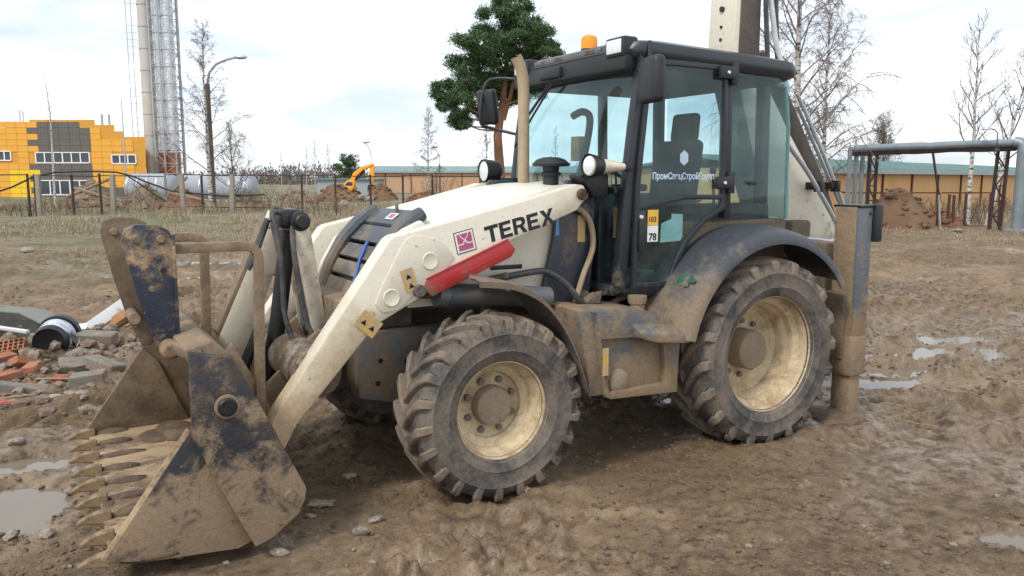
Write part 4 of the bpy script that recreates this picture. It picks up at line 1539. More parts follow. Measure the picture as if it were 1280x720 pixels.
def tread_mesh(Rr, w, N, hw, sweep):
    m = MB()
    hh = .05
    q = random.Random(int(Rr * 1000))
    for s in (1, -1):
        for k in range(N):
            t0 = 2 * math.pi * (k + (.5 if s < 0 else 0)) / N + q.uniform(-.008, .008)
            nodes = [(-.012, 0.0, Rr, 1.0), (w * .14, sweep * .42, Rr + .004, 1.0), (w * .30, sweep * .78, Rr - .002, 1.05), (w * .43, sweep, Rr - .008, 1.15), (w * .50 - .012, sweep * 1.03, Rr - .028, 1.15)]
            secs = []
            for j, (yy, dt, rt, kk) in enumerate(nodes):
                a = hw * kk / Rr
                rb = Rr - hh - .02
                y = -w / 2 + s * yy
                y2 = y
                if j == len(nodes) - 1:
                    secs.append([(r_ * math.cos(t), yv, r_ * math.sin(t)) for r_, t, yv in
                                 ((rt, t0 + dt - a, y + s * .010), (rt, t0 + dt + a, y + s * .010), (rb, t0 + dt + a * 1.1, y - s * .05), (rb, t0 + dt - a * 1.1, y - s * .05))])
                else:
                    secs.append([(r_ * math.cos(t), yv, r_ * math.sin(t)) for r_, t, yv in
                                 ((rt, t0 + dt - a, y), (rt, t0 + dt + a, y), (rb, t0 + dt + a * 1.45, y2), (rb, t0 + dt - a * 1.45, y2))])
            # runs a little way down the sidewall
            a = hw * 1.1 / Rr
            rt, rb = Rr - .108, Rr - .11
            y = -w / 2 + s * (w * .5)
            secs.append([(r_ * math.cos(t), yv, r_ * math.sin(t)) for r_, t, yv in
                         ((rt, t0 + sweep * 1.04 - a, y + s * .005), (rt, t0 + sweep * 1.04 + a, y + s * .005), (rb, t0 + sweep * 1.04 + a, y - s * .05), (rb, t0 + sweep * 1.04 - a, y - s * .05))])
            m.loft(secs)
    return m.mesh('tread', M['rubber'], bevel=.007, seg=1, angle=30)


def wheel(name, loc, Rr, w, rr, rim, hub, nuts, N, hw, sweep, turn, rot, label):
    t = bpy.data.objects.new(name, None)
    COL.objects.link(t)
    t.parent = BH
    t.location = loc
    t.rotation_euler = (0, 0, turn)
    t['label'] = label
    ty = link('tyre', tyre_mesh(Rr, w, rr), t)
    tr = link('tread', tread_mesh(Rr, w, N, hw, sweep), t)
    ty.rotation_euler = tr.rotation_euler = (0, rot, 0)
    MB().lathe(rim, (0, 0, 0), 'Y', 56, caps=False).build('rim', M['rim'], t, angle=28)
    MB().lathe(hub, (0, 0, 0), 'Y', 36).build('hub', M['rim_hub'], t, angle=30)
    nm = MB().lathe([(.02, .028), (.021, .0), (.03, -.004)], (0, 0, 0), 'Y', 6).mesh('wheel_nut', M['steel'], smooth=False)
    for k in range(nuts[0]):
        a = 2 * math.pi * (k + .5) / nuts[0]
        link('wheel_nut', nm, t, (nuts[1] * math.cos(a), nuts[2], nuts[1] * math.sin(a)))
    return t


rim_f = [(.308, -.018), (.308, -.032), (.290, -.032), (.283, -.05), (.272, -.09), (.258, -.11), (.248, -.155), (.205, -.178), (.198, -.20), (.186, -.205), (.12, -.20), (.0, -.20)]
hub_f = [(0, -.118), (.095, -.12), (.114, -.128), (.120, -.145), (.122, -.21)]
rim_r = [(.437, -.018), (.437, -.036), (.416, -.036), (.408, -.06), (.398, -.12), (.365, -.15), (.358, -.20), (.335, -.23), (.325, -.285), (.29, -.315), (.20, -.335), (0, -.335)]
hub_r = [(0, -.185), (.118, -.187), (.138, -.197), (.146, -.22), (.150, -.34)]
wf = ((2.19, 1.07, .555), .565, .385, .294, rim_f, hub_f, (8, .160, -.205), 22, .025, .30)
wr_ = ((0, 1.10, .655), .693, .425, .421, rim_r, hub_r, (10, .205, -.335), 20, .032, .34)
wheel('front_wheel', *wf, -.01, .1, 'near front wheel with cream rim and mud caked tread')
wheel('front_wheel', (2.19, -1.07, .555), *wf[1:], math.pi - .01, .3, 'far front wheel in the shade under the machine')
wheel('rear_wheel', *wr_, 0, .05, 'large near rear wheel with deep cream rim')
wheel('rear_wheel', (0, -1.10, .655), *wr_[1:], math.pi, .2, 'far rear wheel')

# ------------------------------------------------------------------ chassis and axles
MB().box(-.95, 2.45, -.36, .36, .58, .98).box(2.45, 2.86, -.33, .33, .62, 1.16).box(-.55, .55, -.5, .5, .52, .85).build('chassis_frame', M['frame'], BH, bevel=.02)
MB().tube([(2.19, -.72, .5), (2.19, -.35, .53), (2.19, 0, .5), (2.19, .35, .53), (2.19, .72, .5)], [.09, .10, .17, .10, .09], 12).box(2.05, 2.33, .55, .72, .36, .74).box(2.05, 2.33, -.72, -.55, .36, .74).build('front_axle', M['frame'], BH, bevel=.01)
MB().tube([(0, -.8, .655), (0, -.3, .655), (0, 0, .655), (0, .3, .655), (0, .8, .655)], [.13, .16, .26, .16, .13], 14).build('rear_axle', M['frame'], BH)
m = MB().prism([(2.86, .98), (2.86, .58), (2.55, .50), (2.28, .58), (2.20, .98)], .30, .46).prism([(2.86, .98), (2.86, .58), (2.55, .50), (2.28, .58), (2.20, .98)], -.46, -.30)
nose = m.build('nose_plate', dirty('nose_plate_grey', (.10, .105, .10), dirt=(.16, .12, .08), amt=.45, scale=4, rough=.5), BH, bevel=.01)
for x, z in ((2.72, .80), (2.55, .78), (2.60, .66), (2.74, .66)):
    MB().lathe([(.016, .465), (.016, .45)], (x, 0, z), 'Y', 10).build('bolt_hole', M['grease'], nose)
MB().box(2.31, 2.37, .46, .475, .62, .80).build('small_sticker', M['yellow_worn'], nose, smooth=False)
MB().prism([(2.80, .98), (2.96, 1.00), (2.96, 1.18), (2.80, 1.18)], -.42, .42).build('front_beam', M['tubular'], BH, bevel=.015)
# skid and belly parts hanging in the shade
MB().box(.75, 1.6, -.30, .30, .40, .62).box(1.6, 2.0, -.12, .12, .45, .62).build('gearbox', M['frame'], BH, bevel=.04)

# ------------------------------------------------------------------ bonnet
prof = [(1.24, 1.875, .47), (1.5, 1.865, .48), (1.8, 1.83, .485), (2.1, 1.765, .48), (2.30, 1.70, .47), (2.44, 1.625, .46), (2.56, 1.53, .45)]
secs = []
for x, zt, hw in prof:
    b = 1.15
    q = [(hw, b), (hw, zt - .18), (hw - .012, zt - .10), (hw - .05, zt - .045), (hw - .13, zt - .012), (hw * .4, zt + .006), (0, zt + .01)]
    secs.append([(x, y, z) for y, z in q] + [(x, -y, z) for y, z in q[-2::-1]])
hood = MB().loft(secs).build('bonnet', M['cream_clean'], BH, angle=40)
for s in (1, -1):   # white cheeks either side of the grille
    MB().prism([(2.50, 1.15), (2.88, 1.13), (2.80, 1.34), (2.70, 1.50), (2.56, 1.60), (2.44, 1.655), (2.38, 1.60)], s * .445 - .03, s * .445 + .03).build('bonnet_cheek', M['cream_clean'], BH, bevel=.02)
gp = [(2.50, 1.60), (2.54, 1.575), (2.66, 1.47), (2.76, 1.33), (2.83, 1.15)]
MB().prism([(2.40, 1.50)] + [(x - .05, z - .03) for x, z in gp] + [(2.3, 1.15)], -.40, .40).build('radiator_core', M['grease'], BH)
gr = MB()
M['grille'] = dirty('grille_blue_grey', (.060, .070, .088), dirt=(.24, .19, .13), amt=.30, scale=4, rough=.5, zr=(1.15, 1.55), zk=.5, sharp=.3)
cover = MB().extr([(2.375, -.33, 1.705), (2.375, .33, 1.705), (2.43, .35, 1.682), (2.52, .33, 1.615), (2.52, -.33, 1.615), (2.43, -.35, 1.682)], (-.015, 0, -.035)).build('grille_cover', M['grille'], BH, bevel=.012)
MB().tube([(2.385, -.05, 1.70), (2.39, -.05, 1.735), (2.41, .0, 1.735), (2.415, .0, 1.69)], .010, 6).build('latch', M['steel'], cover)
lab = MB().add([(2.442, -.02, 1.678), (2.442, .12, 1.678), (2.490, .12, 1.642), (2.490, -.02, 1.642)], [(0, 1, 2, 3)]).build('small_label', M['white_print'], cover, smooth=False)
MB().add([(2.450, .01, 1.6745), (2.450, .09, 1.6745), (2.482, .09, 1.6505), (2.482, .01, 1.6505)], [(0, 1, 2, 3)]).build('label_mark', M['pink_print'], cover, smooth=False)
for (xa, za), (xb, zb) in (((2.525, 1.595), (2.625, 1.50)), ((2.635, 1.475), (2.705, 1.395)), ((2.715, 1.37), (2.765, 1.285)), ((2.775, 1.26), (2.815, 1.175))):
    MB().extr([(xa, -.33, za), (xa, .33, za), (xb, .33, zb), (xb, -.33, zb)], (-.022, 0, -.022)).build('grille_slat', M['grille'], BH, bevel=.006)
for s in (1, -1):
    pth = [(2.40, s * .395, 1.690), (2.46, s * .40, 1.655), (2.55, s * .395, 1.588), (2.66, s * .39, 1.48), (2.75, s * .385, 1.34), (2.82, s * .38, 1.15)]
    MB().tube(pth, [.045, .055, .055, .05, .045, .04], 10).build('grille_trim', M['grille'], BH)
MB().tube([(2.655, .10, 1.50), (2.72, .13, 1.39), (2.77, .19, 1.29), (2.83, .20, 1.16), (2.86, .21, 1.10)], .013, 5).build('tie_strap', M['strap'], BH)
# bonnet side panel with slot, below the loader arm
sp_ = MB().prism([(2.55, 1.12), (2.55, 1.50), (1.50, 1.76), (1.50, 1.12)], .488, .505).build('side_panel', M['cream'], BH)
MB().box(1.74, 1.98, .500, .508, 1.318, 1.348).build('slot', M['grease'], sp_, bevel=.004)
# air intake and exhaust
MB().tube([(1.465, .06, 1.80), (1.465, .06, 2.52), (1.47, .06, 2.60), (1.495, .06, 2.69), (1.53, .06, 2.745)], [.041, .041, .042, .042, .040], 16, False).lathe([(.041, 0), (.034, 0)], (1.53, .06, 2.745), 'Z', 4).build('exhaust_pipe', M['exhaust'], BH)
MB().lathe([(.055, 1.80), (.055, 1.92), (.07, 1.925), (.07, 1.945), (.055, 1.95), (.06, 1.985), (.128, 1.99), (.132, 2.005), (.10, 2.035), (.055, 2.05), (.0, 2.053)], (1.375, .28, 0), 'Z', 28).build('air_intake', M['plastic'], BH)

# ------------------------------------------------------------------ loader tower, arms, cylinders
tw = [(1.20, 1.895), (1.42, 1.895), (1.50, 1.76), (1.53, 1.50), (1.60, 1.22), (1.62, 1.03), (1.25, 1.01), (1.20, 1.4)]
for s in (1, -1):
    t = MB().prism(tw, s * .54 - .02, s * .54 + .02).build('loader_tower', M['dark'], BH, bevel=.008)
    if s > 0:
        MB().box(1.28, 1.34, .560, .564, 1.48, 1.66).build('warning_sticker', M['yellow_worn'], t, smooth=False)
        MB().box(1.49, 1.515, .560, .563, 1.53, 1.65).build('sticker_scrap', plain('blue_scrap', (.10, .30, .55), .5), t, smooth=False)
        MB().lathe([(.0, .60), (.05, .60), (.055, .58), (.055, .55)], (1.30, 0, 1.10), 'Y', 16).build('bolt_boss', M['frame'], t)
    MB().lathe([(.0, .745), (.028, .745), (.030, .735), (.03, .56)] if s > 0 else [(.0, -.745), (.028, -.745), (.03, -.735), (.03, -.56)], (1.415, 0, 1.795), 'Y', 14).build('pivot_pin', M['steel'], t)
    MB().prism([(1.28, 1.70), (1.47, 1.72), (1.475, 1.90), (1.40, 1.915), (1.28, 1.90)], s * .735, s * .75).prism([(1.22, 1.70), (1.285, 1.70), (1.285, 1.90), (1.22, 1.90)], min(s * .56, s * .75), max(s * .56, s * .75)).build('pivot_plate', M['grease'], t, bevel=.006) if False else None

arm = [(3.455, .40), (3.475, .50), (3.43, .62), (3.10, 1.07), (2.745, 1.555), (2.715, 1.575), (2.50, 1.622), (2.05, 1.722), (1.60, 1.832), (1.47, 1.868), (1.405, 1.862), (1.375, 1.82), (1.39, 1.77),
       (1.455, 1.70), (1.94, 1.525), (2.355, 1.325), (2.59, 1.195), (2.84, 1.07), (3.31, .555), (3.385, .42), (3.42, .385)]
for s in (1, -1):
    y0, y1 = (.575, .72) if s > 0 else (-.72, -.575)
    a = MB().prism(arm, y0, y1).build('loader_arm', M['cream_arm'] if s > 0 else M['cream'], BH, bevel=.012)
    yo = y1 if s > 0 else y0
    if s < 0:
        continue
    # welded gusset plate at the knee
    g = [(2.845, 1.195), (2.80, 1.30), (2.66, 1.55), (2.60, 1.585), (2.44, 1.55), (2.37, 1.49), (2.34, 1.44), (2.39, 1.375), (2.58, 1.255), (2.70, 1.15), (2.80, 1.14)]
    MB().prism(g, .715, .728).build('gusset_plate', M['cream'], a, bevel=.005)
    for x, z in ((2.745, 1.225), (2.50, 1.425)):
        MB().lathe([(.040, .733), (.046, .736), (.052, .733), (.052, .725)], (x, 0, z), 'Y', 22).build('cast_boss', M['cream'], a)
    for (cx, cz, ww, hh_, an, name) in ((2.635, 1.322, .075, .135, -.32, 'warning_sticker'), (2.885, 1.085, .14, .105, .72, 'warning_sticker')):
        Mx = Matrix.Translation((cx, .7345 if cx < 2.7 else .7265, cz)) @ Matrix.Rotation(-an, 4, 'Y')
        st = MB().box(-ww / 2, ww / 2, -.003, .0, -hh_ / 2, hh_ / 2, Mx).build(name, M['yellow_worn'], a, smooth=False)
        k = MB()
        tri = [(-ww * .24, 0), (ww * .24, 0), (0, ww * .40), (0, ww * .30), (ww * .15, ww * .05), (-ww * .15, ww * .05), (0, ww * .30), (0, ww * .40)]
        for dz in ((-hh_ * .36, hh_ * .06) if ww < .1 else (-hh_ * .2,)):
            for dx in ((0,) if ww < .1 else (-ww * .24, ww * .2)):
                sc_ = 1 if ww < .1 else .55
                k.extr([Mx @ Vector((x * sc_ + dx, .0012, z * sc_ + dz)) for x, z in tri], Mx.to_3x3() @ Vector((0, -.001, 0)))
        k.build('warning_sign', M['black_print'], a, smooth=False)
    # badge and lettering on the arm
    ux = Vector((-1, 0, .222)).normalized()
    uz = Vector((.222, 0, 1)).normalized()

    def P(o_, x, z, y=.7235):
        return o_ + ux * x + uz * z + Vector((0, y, 0))
    o_ = Vector((2.318, 0, 1.452))
    sz = .132

    def quad(mb, pts, y):
        v = [P(o_, x * sz, z * sz, y) for x, z in pts]
        return mb.extr(v, (0, .001, 0))
    MBq = quad(MB(), [(0, 0), (1, 0), (1, 1), (0, 1)], .7215)
    bd = MBq.build('badge_border', M['black_print'], a, smooth=False)
    quad(MB(), [(.04, .04), (.96, .04), (.96, .96), (.04, .96)], .7225).build('badge_field', M['white_print'], a, smooth=False)
    qq = MB()
    quad(qq, [(.13, .12), (.87, .12), (.87, .38), (.60, .38), (.5, .52), (.40, .38), (.13, .38)], .7236)
    quad(qq, [(.13, .44), (.36, .44), (.46, .58), (.32, .72), (.25, .88), (.13, .88)], .7236)
    quad(qq, [(.87, .44), (.64, .44), (.54, .58), (.68, .72), (.75, .88), (.87, .88)], .7236)
    quad(qq, [(.30, .88), (.36, .74), (.50, .62), (.64, .74), (.70, .88)], .7236)
    qq.build('badge_mark', M['pink_print'], a, smooth=False)
    w6 = .20
    glyph = {
        'T': [[(0, 1), (0, .79), (.33, .79), (.33, 0), (.57, 0), (.57, .79), (.90, .79), (.90, 1)]],
        'E': [[(0, 0), (0, 1), (.78, 1), (.78, .80), (.24, .80), (.24, .60), (.72, .60), (.72, .41), (.24, .41), (.24, .20), (.80, .20), (.80, 0)]],
        'R': [[(0, 0), (0, 1), (.60, 1), (.76, .95), (.84, .84), (.85, .68), (.80, .53), (.66, .44), (.88, 0), (.61, 0), (.42, .39), (.24, .39), (.24, .56), (.50, .56), (.59, .61), (.61, .69), (.58, .77), (.50, .81), (.24, .81), (.235, .56), (.235, 0)]],
        'X': [[(0, 0), (.34, .51), (.02, 1), (.30, 1), (.49, .68), (.68, 1), (.95, 1), (.63, .51), (.98, 0), (.69, 0), (.48, .34), (.27, 0)]]}
    cap, x_ = .102, 0.0
    o2 = Vector((2.118, 0, 1.512))
    for ch, adv in zip('TEREX', (.97, .92, .98, .92, 1.0)):
        for gl in glyph[ch]:
            MB().extr([P(o2, (x_ + gx) * cap * 1.045, gz * cap, .7205) for gx, gz in gl], (0, .0018, 0)).build('lettering', M['black_print'], a, smooth=False)
        x_ += adv
# burnt, greasy paint round the arm pivot
MB().lathe([(.0, .745), (.030, .745), (.036, .738), (.036, .56)], (1.425, 0, 1.805), 'Y', 18).build('pivot_boss', M['rustbrown'], BH)
MB().prism([(1.19, 1.78), (1.30, 1.78), (1.42, 1.92), (1.38, 1.94), (1.19, 1.93)], .555, .70).build('tower_head', M['grease'], BH, bevel=.01)
# red cylinder guard and lift cylinders
rg = [(2.525, 1.318), (1.975, 1.530), (1.922, 1.468), (1.955, 1.422), (2.49, 1.215), (2.545, 1.262)]
gd = MB().prism(rg, .718, .732).build('cylinder_guard', M['red'], BH, bevel=.002)
MB().prism([(2.525, 1.318), (1.975, 1.530), (1.972, 1.537), (2.528, 1.325)], .66, .738).build('guard_flange', M['red'], gd, bevel=.002)
MB().prism([(2.30, 1.330), (2.05, 1.428), (2.052, 1.434), (2.302, 1.336)], .731, .7345).build('guard_fold', M['red'], gd, bevel=.001)
MB().lathe([(.0, .755), (.034, .755), (.038, .75), (.038, .70)], (2.575, 0, 1.255), 'Y', 16).build('guard_pin', M['steel'], BH)
for s in (1, -1):
    c = MB().tube([(2.42, s * .64, 1.215), (1.62, s * .64, 1.135)], .068, 18).build('lift_cylinder', M['cylgrey'], BH)
    MB().tube([(2.62, s * .64, 1.235), (2.40, s * .64, 1.212)], .032, 12).build('piston_rod', M['steel'], c)
    MB().tube([(2.425, s * .64, 1.2155), (2.36, s * .64, 1.209)], .080, 18).build('end_collar', M['cylgrey'], c)
# cross tube between the arms with its mounting for the tilt gear
MB().tube([(3.15, -.60, .80), (3.15, .60, .80)], .14, 22).build('cross_tube', M['tube_mud'], BH)
MB().prism([(2.98, .62), (3.40, .50), (3.36, .70), (3.05, .99), (2.92, 1.0), (2.90, .85)], -.28, -.24).prism([(2.98, .62), (3.40, .50), (3.36, .70), (3.05, .99), (2.92, 1.0), (2.90, .85)], .24, .28).build('pivot_ear', M['tubular'], BH, bevel=.008)
tl = [(2.935, .92), (2.97, .88), (3.01, .89), (3.035, .94), (3.135, 1.60), (3.13, 1.66), (3.09, 1.68), (3.05, 1.66), (3.03, 1.60)]
for y in (.11, -.17):
    MB().prism(tl, y - .022, y + .022).build('tilt_lever', M['cream_worn'], BH, bevel=.008)
MB().lathe([(.0, .19), (.035, .19), (.045, .18), (.045, .14), (.06, .135), (.06, -.21), (.0, -.21)], (3.09, 0, 1.645), 'Y', 18).build('tilt_pivot', M['grease'], BH)
MB().box(3.06, 3.20, -.16, .08, 1.60, 1.72).build('tilt_head', M['grease'], BH, bevel=.025)
MB().lathe([(.0, .19), (.04, .19), (.04, -.25), (.0, -.25)], (2.985, 0, .93), 'Y', 16).build('lever_pin', M['grease'], BH)
# tilt link down to the bucket
lk_ = [(3.125, 1.72), (3.185, 1.70), (3.60, .80), (3.60, .72), (3.50, .66), (3.43, .68), (3.10, 1.50), (3.09, 1.66)]
MB().prism(lk_, -.30, -.20).build('tilt_link', M['cream_worn'], BH, bevel=.01)
MB().prism([(3.195, 1.66), (3.235, 1.64), (3.625, .80), (3.60, .78)], -.325, -.20).build('link_flange', M['tubular'], BH, bevel=.006)
MB().tube([(3.12, -.04, 1.58), (3.21, -.04, 1.0), (3.30, -.04, .58)], .052, 14).build('tilt_cylinder', M['grease'], BH)
MB().tube([(3.50, .02, .62), (3.34, .02, .98)], .035, 12).build('tilt_rod', M['grease'], BH)
for pth in ([(3.19, .06, 1.70), (3.25, .10, 1.69), (3.235, .14, 1.58), (3.22, .16, 1.30), (3.215, .17, 1.08), (3.16, .19, .90), (3.06, .22, .84), (2.96, .26, .84), (2.90, .30, .88)],
            [(3.13, .10, 1.62), (3.15, .17, 1.50), (3.13, .20, 1.25), (3.10, .22, 1.04), (3.03, .25, .90), (2.95, .28, .87), (2.88, .33, .93)],
            [(3.17, .02, 1.71), (3.23, .04, 1.72), (3.24, .08, 1.62), (3.21, .11, 1.40)]):
    P_ = [Vector(p) for p in pth]
    fine = []
    for i in range(len(P_) - 1):
        a, b, c, d = P_[max(i - 1, 0)], P_[i], P_[i + 1], P_[min(i + 2, len(P_) - 1)]
        for k in range(5):
            t = k / 5
            fine.append(.5 * ((2 * b) + (c - a) * t + (2 * a - 5 * b + 4 * c - d) * t * t + (3 * b - a - 3 * c + d) * t ** 3))
    fine.append(P_[-1])
    MB().tube(fine, .017, 8).build('hydraulic_hose', M['hose'], BH)
MB().tube([(3.27, .06, 1.66), (3.36, .05, 1.42), (3.40, .05, 1.36)], .02, 8).build('grease_pipe', M['hose'], BH)
MB().rock((2.93, .28, .95), (.07, .06, .05), 5).rock((2.90, .20, .93), (.06, .05, .05), 6).rock((3.0, .05, .88), (.08, .12, .05), 7).build('mud_lump', M['mudcake'], BH, smooth=False)


def smooth_path(P_, k=6):
    P_ = [Vector(p) for p in P_]
    out = []
    for i in range(len(P_) - 1):
        a, b, c, d = P_[max(i - 1, 0)], P_[i], P_[i + 1], P_[min(i + 2, len(P_) - 1)]
        for j in range(k):
            t = j / k
            out.append(.5 * ((2 * b) + (c - a) * t + (2 * a - 5 * b + 4 * c - d) * t * t + (3 * b - a - 3 * c + d) * t ** 3))
    return out + [P_[-1]]


MB().tube(smooth_path([(1.98, .58, 1.27), (1.75, .60, 1.30), (1.62, .62, 1.30), (1.50, .66, 1.22), (1.40, .68, 1.10), (1.30, .64, 1.05)]), .022, 8).build('hydraulic_hose', M['hose'], BH)
MB().tube(smooth_path([(1.65, .57, 1.66), (1.42, .59, 1.72), (1.28, .60, 1.64), (1.24, .60, 1.45), (1.32, .60, 1.25), (1.38, .60, 1.08)]), .020, 8).build('hydraulic_hose', M['exhaust'], BH)
MB().tube([(2.02, .58, 1.268), (1.90, .585, 1.285)], .026, 10).build('hose_fitting', M['steel'], BH)

# ------------------------------------------------------------------ bucket (four in one) with its folded plates
up = [(3.893, 1.094), (3.70, 1.05), (3.60, .85), (3.365, .33), (3.375, .27), (3.41, .20), (3.55, .10), (3.631, .075), (3.80, .45), (3.896, .686)]
lo = [(4.30, .135), (3.897, .705), (3.80, .60), (3.60, .10), (3.70, .062), (4.07, .09)]
back = [(3.88, 1.09), (3.80, 1.06), (3.66, .86), (3.55, .62), (3.50, .40), (3.53, .22), (3.62, .11)]
NY, FY = 1.06, -1.25
bk = MB()
th = .03
inner = back
outer = [(x - .035, z - (.02 if i > 4 else 0)) for i, (x, z) in enumerate(back)]
bk.loft([[(x, y, z) for x, z in inner + outer[::-1]] for y in (FY + .02, NY - .06)])
B = bk.build('bucket', M['bucket_in'], BH, angle=50)
MB().loft([[(3.60, y, .135), (3.9, y, .125), (4.20, y, .125), (4.275, y, .116), (4.275, y, .098), (4.20, y, .092), (3.9, y, .09), (3.58, y, .09)] for y in (FY + .02, NY - .06)]).build('bucket_floor', M['bucket_in'], B)
MB().prism(up, NY - .03, NY + .02).build('side_plate', M['bucket'], B, bevel=.006)['label'] = 'worn dark blue upper side plate'
MB().prism(lo, NY - .075, NY - .032).build('side_plate', M['bucket'], B, bevel=.006)['label'] = 'muddy lower cheek plate'
MB().prism(up, FY - .02, FY + .02).build('side_plate', M['bucket_far'], B, bevel=.006)['label'] = 'far upper side plate seen from inside'
MB().prism(lo, FY + .022, FY + .06).build('side_plate', M['bucket_far'], B, bevel=.006)['label'] = 'far lower cheek plate seen from inside'
# rim welded along the near cheek, top beam, hinge parts
MB().tube([(3.897, NY - .054, .705), (4.30, NY - .054, .14)], .020, 6).build('cheek_edge', M['bucket_in'], B)
MB().prism([(3.91, 1.10), (3.78, 1.13), (3.70, 1.06), (3.74, .98), (3.86, .98)], FY + .02, NY - .03).build('top_beam', M['tubular'], B, bevel=.015)
MB().lathe([(.0, NY + .05), (.038, NY + .05), (.045, NY + .042), (.047, NY + .02)], (3.735, 0, .815), 'Y', 24).build('pivot_cap', M['grease'], B)
MB().lathe([(.048, NY + .032), (.058, NY + .030), (.060, NY + .018)], (3.735, 0, .815), 'Y', 24).build('pivot_ring', M['tubular'], B)
MB().lathe([(.0, NY + .055), (.026, NY + .055), (.030, NY + .045), (.03, NY + .02)], (3.455, 0, .315), 'Y', 12).build('bolt_head', M['tubular'], B)
for ya, yb in ((.52, .56), (-.76, -.72), (-.34, -.16)):
    MB().prism([(3.60, 1.02), (3.45, .72), (3.33, .45), (3.40, .36), (3.55, .60), (3.70, .90)], ya, yb).build('hitch_ear', M['tubular'], B, bevel=.008)
tm = MB()
tm.loft([[(.0, -.038, .035), (.0, .038, .035), (.0, .038, -.028), (.0, -.038, -.028)], [(.10, -.034, .042), (.10, .034, .042), (.10, .034, -.020), (.10, -.034, -.020)],
         [(.20, -.028, .030), (.20, .028, .030), (.20, .028, -.010), (.20, -.028, -.010)], [(.29, -.022, .004), (.29, .022, .004), (.29, .022, -.014), (.29, -.022, -.014)]])
tm.v = [(x * .66, y * .74, z * 1.1) for x, y, z in tm.v]
tme = tm.mesh('tooth', M['tooth'], bevel=.006, seg=1)
q = random.Random(4)
for k in range(9):
    y = FY + .09 + k * (NY - FY - .17) / 8
    o = link('tooth', tme, B, (4.235, y, .122))
    o.rotation_euler = (q.uniform(-.06, .06), q.uniform(-.03, .08), q.uniform(-.06, .06))
    o.scale = (q.uniform(.84, .98), 1, 1)
    n0 = q.uniform(.20, .30)
    MB().rock((4.245 - n0 * .5, y + q.uniform(-.01, .01), .120), (n0 * .62, q.uniform(.040, .055), q.uniform(.026, .038)), 70 + k, rz=q.uniform(-.12, .12), sub=2).build('mud_ridge', M['mudcake'], B, angle=80)
    if k % 2:
        MB().rock((4.225, y + .06, .112), (.05, .05, .022), 170 + k, sub=2).build('mud_lump', M['mudcake'], B, angle=80)
MB().rock((3.85, -.9, .13), (.14, .16, .02), 91, sub=2).rock((3.72, FY + .3, .13), (.16, .28, .045), 92, sub=2).rock((3.70, .2, .14), (.05, .6, .03), 93, sub=2).rock((4.05, .4, .128), (.16, .12, .022), 94, sub=2).build('mud_cake', M['mudcake'], B, angle=80)
# folded plates above the bucket
fp = [(4.115, 1.60), (4.10, 1.655), (4.05, 1.675), (3.95, 1.675), (3.895, 1.645), (3.868, 1.58), (3.868, 1.03), (3.905, .985), (3.95, .985), (4.00, 1.10), (4.06, 1.33)]
for y, s_ in ((.60, 1), (.36, 0)):
    f_ = fp if s_ else [(x + .08, z + .03) for x, z in fp]
    pl = MB().prism(f_, y - .022, y + .022).build('fold_plate', M['plate'] if s_ else M['bucket_far'], B, bevel=.006)
    for bx, bz in (((3.935, 1.60), (4.045, 1.60)) if s_ else ((4.13, 1.63),)):
        MB().lathe([(.0, y + .034), (.017, y + .034), (.021, y + .022)], (bx, 0, bz), 'Y', 12).build('bolt_head', M['tubular'], pl)
    if s_:
        MB().lathe([(.0, y + .026), (.015, y + .026), (.015, y + .02)], (3.93, 0, 1.44), 'Y', 12).build('drilled_hole', M['grease'], pl)
        MB().prism([(3.868, 1.62), (3.868, 1.04), (3.885, 1.04), (3.885, 1.62)], y + .02, y + .03).build('edge_strip', M['plate'], pl, bevel=.003)
MB().tube([(4.075, .34, 1.20), (4.075, .60, 1.20)], .028, 12).build('tie_bar', M['tubular'], B)
MB().tube([(3.925, .30, 1.04), (3.925, .70, 1.04)], .036, 18).lathe([(.0, .72), (.03, .72), (.046, .705), (.050, .67), (.050, .63)], (3.925, 0, 1.04), 'Y', 22).build('hinge_pin', M['tooth'], B)
MB().loft([[(3.86, .62, 1.09), (3.94, .62, 1.08), (3.92, .62, 1.01), (3.82, .62, 1.01)], [(3.84, 1.04, 1.12), (3.90, 1.04, 1.10), (3.88, 1.04, 1.04), (3.80, 1.04, 1.04)]]).build('hinge_arm', M['tubular'], B, bevel=.01)


def bent_frame(pts, w, name):
    o = MB().tube(pts, w, 4).build(name, M['tubular'], B, bevel=.006)
    return o


bent_frame([(3.90, .57, 1.545), (3.52, .57, 1.545), (3.475, .57, 1.535), (3.45, .57, 1.505), (3.445, .57, 1.46), (3.46, .57, 1.0), (3.47, .57, .62)], .036, 'frame_tube')
bent_frame([(3.95, .36, 1.585), (3.75, .36, 1.59), (3.71, .36, 1.58), (3.69, .36, 1.55), (3.69, .36, 1.50), (3.70, .36, .95)], .034, 'frame_tube')

# ------------------------------------------------------------------ cab
CY = .76
body = MB()
body.box(-.45, 1.08, -.74, .74, 1.10, 1.19)                                  # floor
body.box(1.02, 1.10, -.52, .52, 1.15, 1.86)                                  # front bulkhead behind the engine
body.box(-.47, -.41, -.70, .70, 1.15, 1.60)
cabin = body.build('cab', M['cab'], BH, bevel=.012)
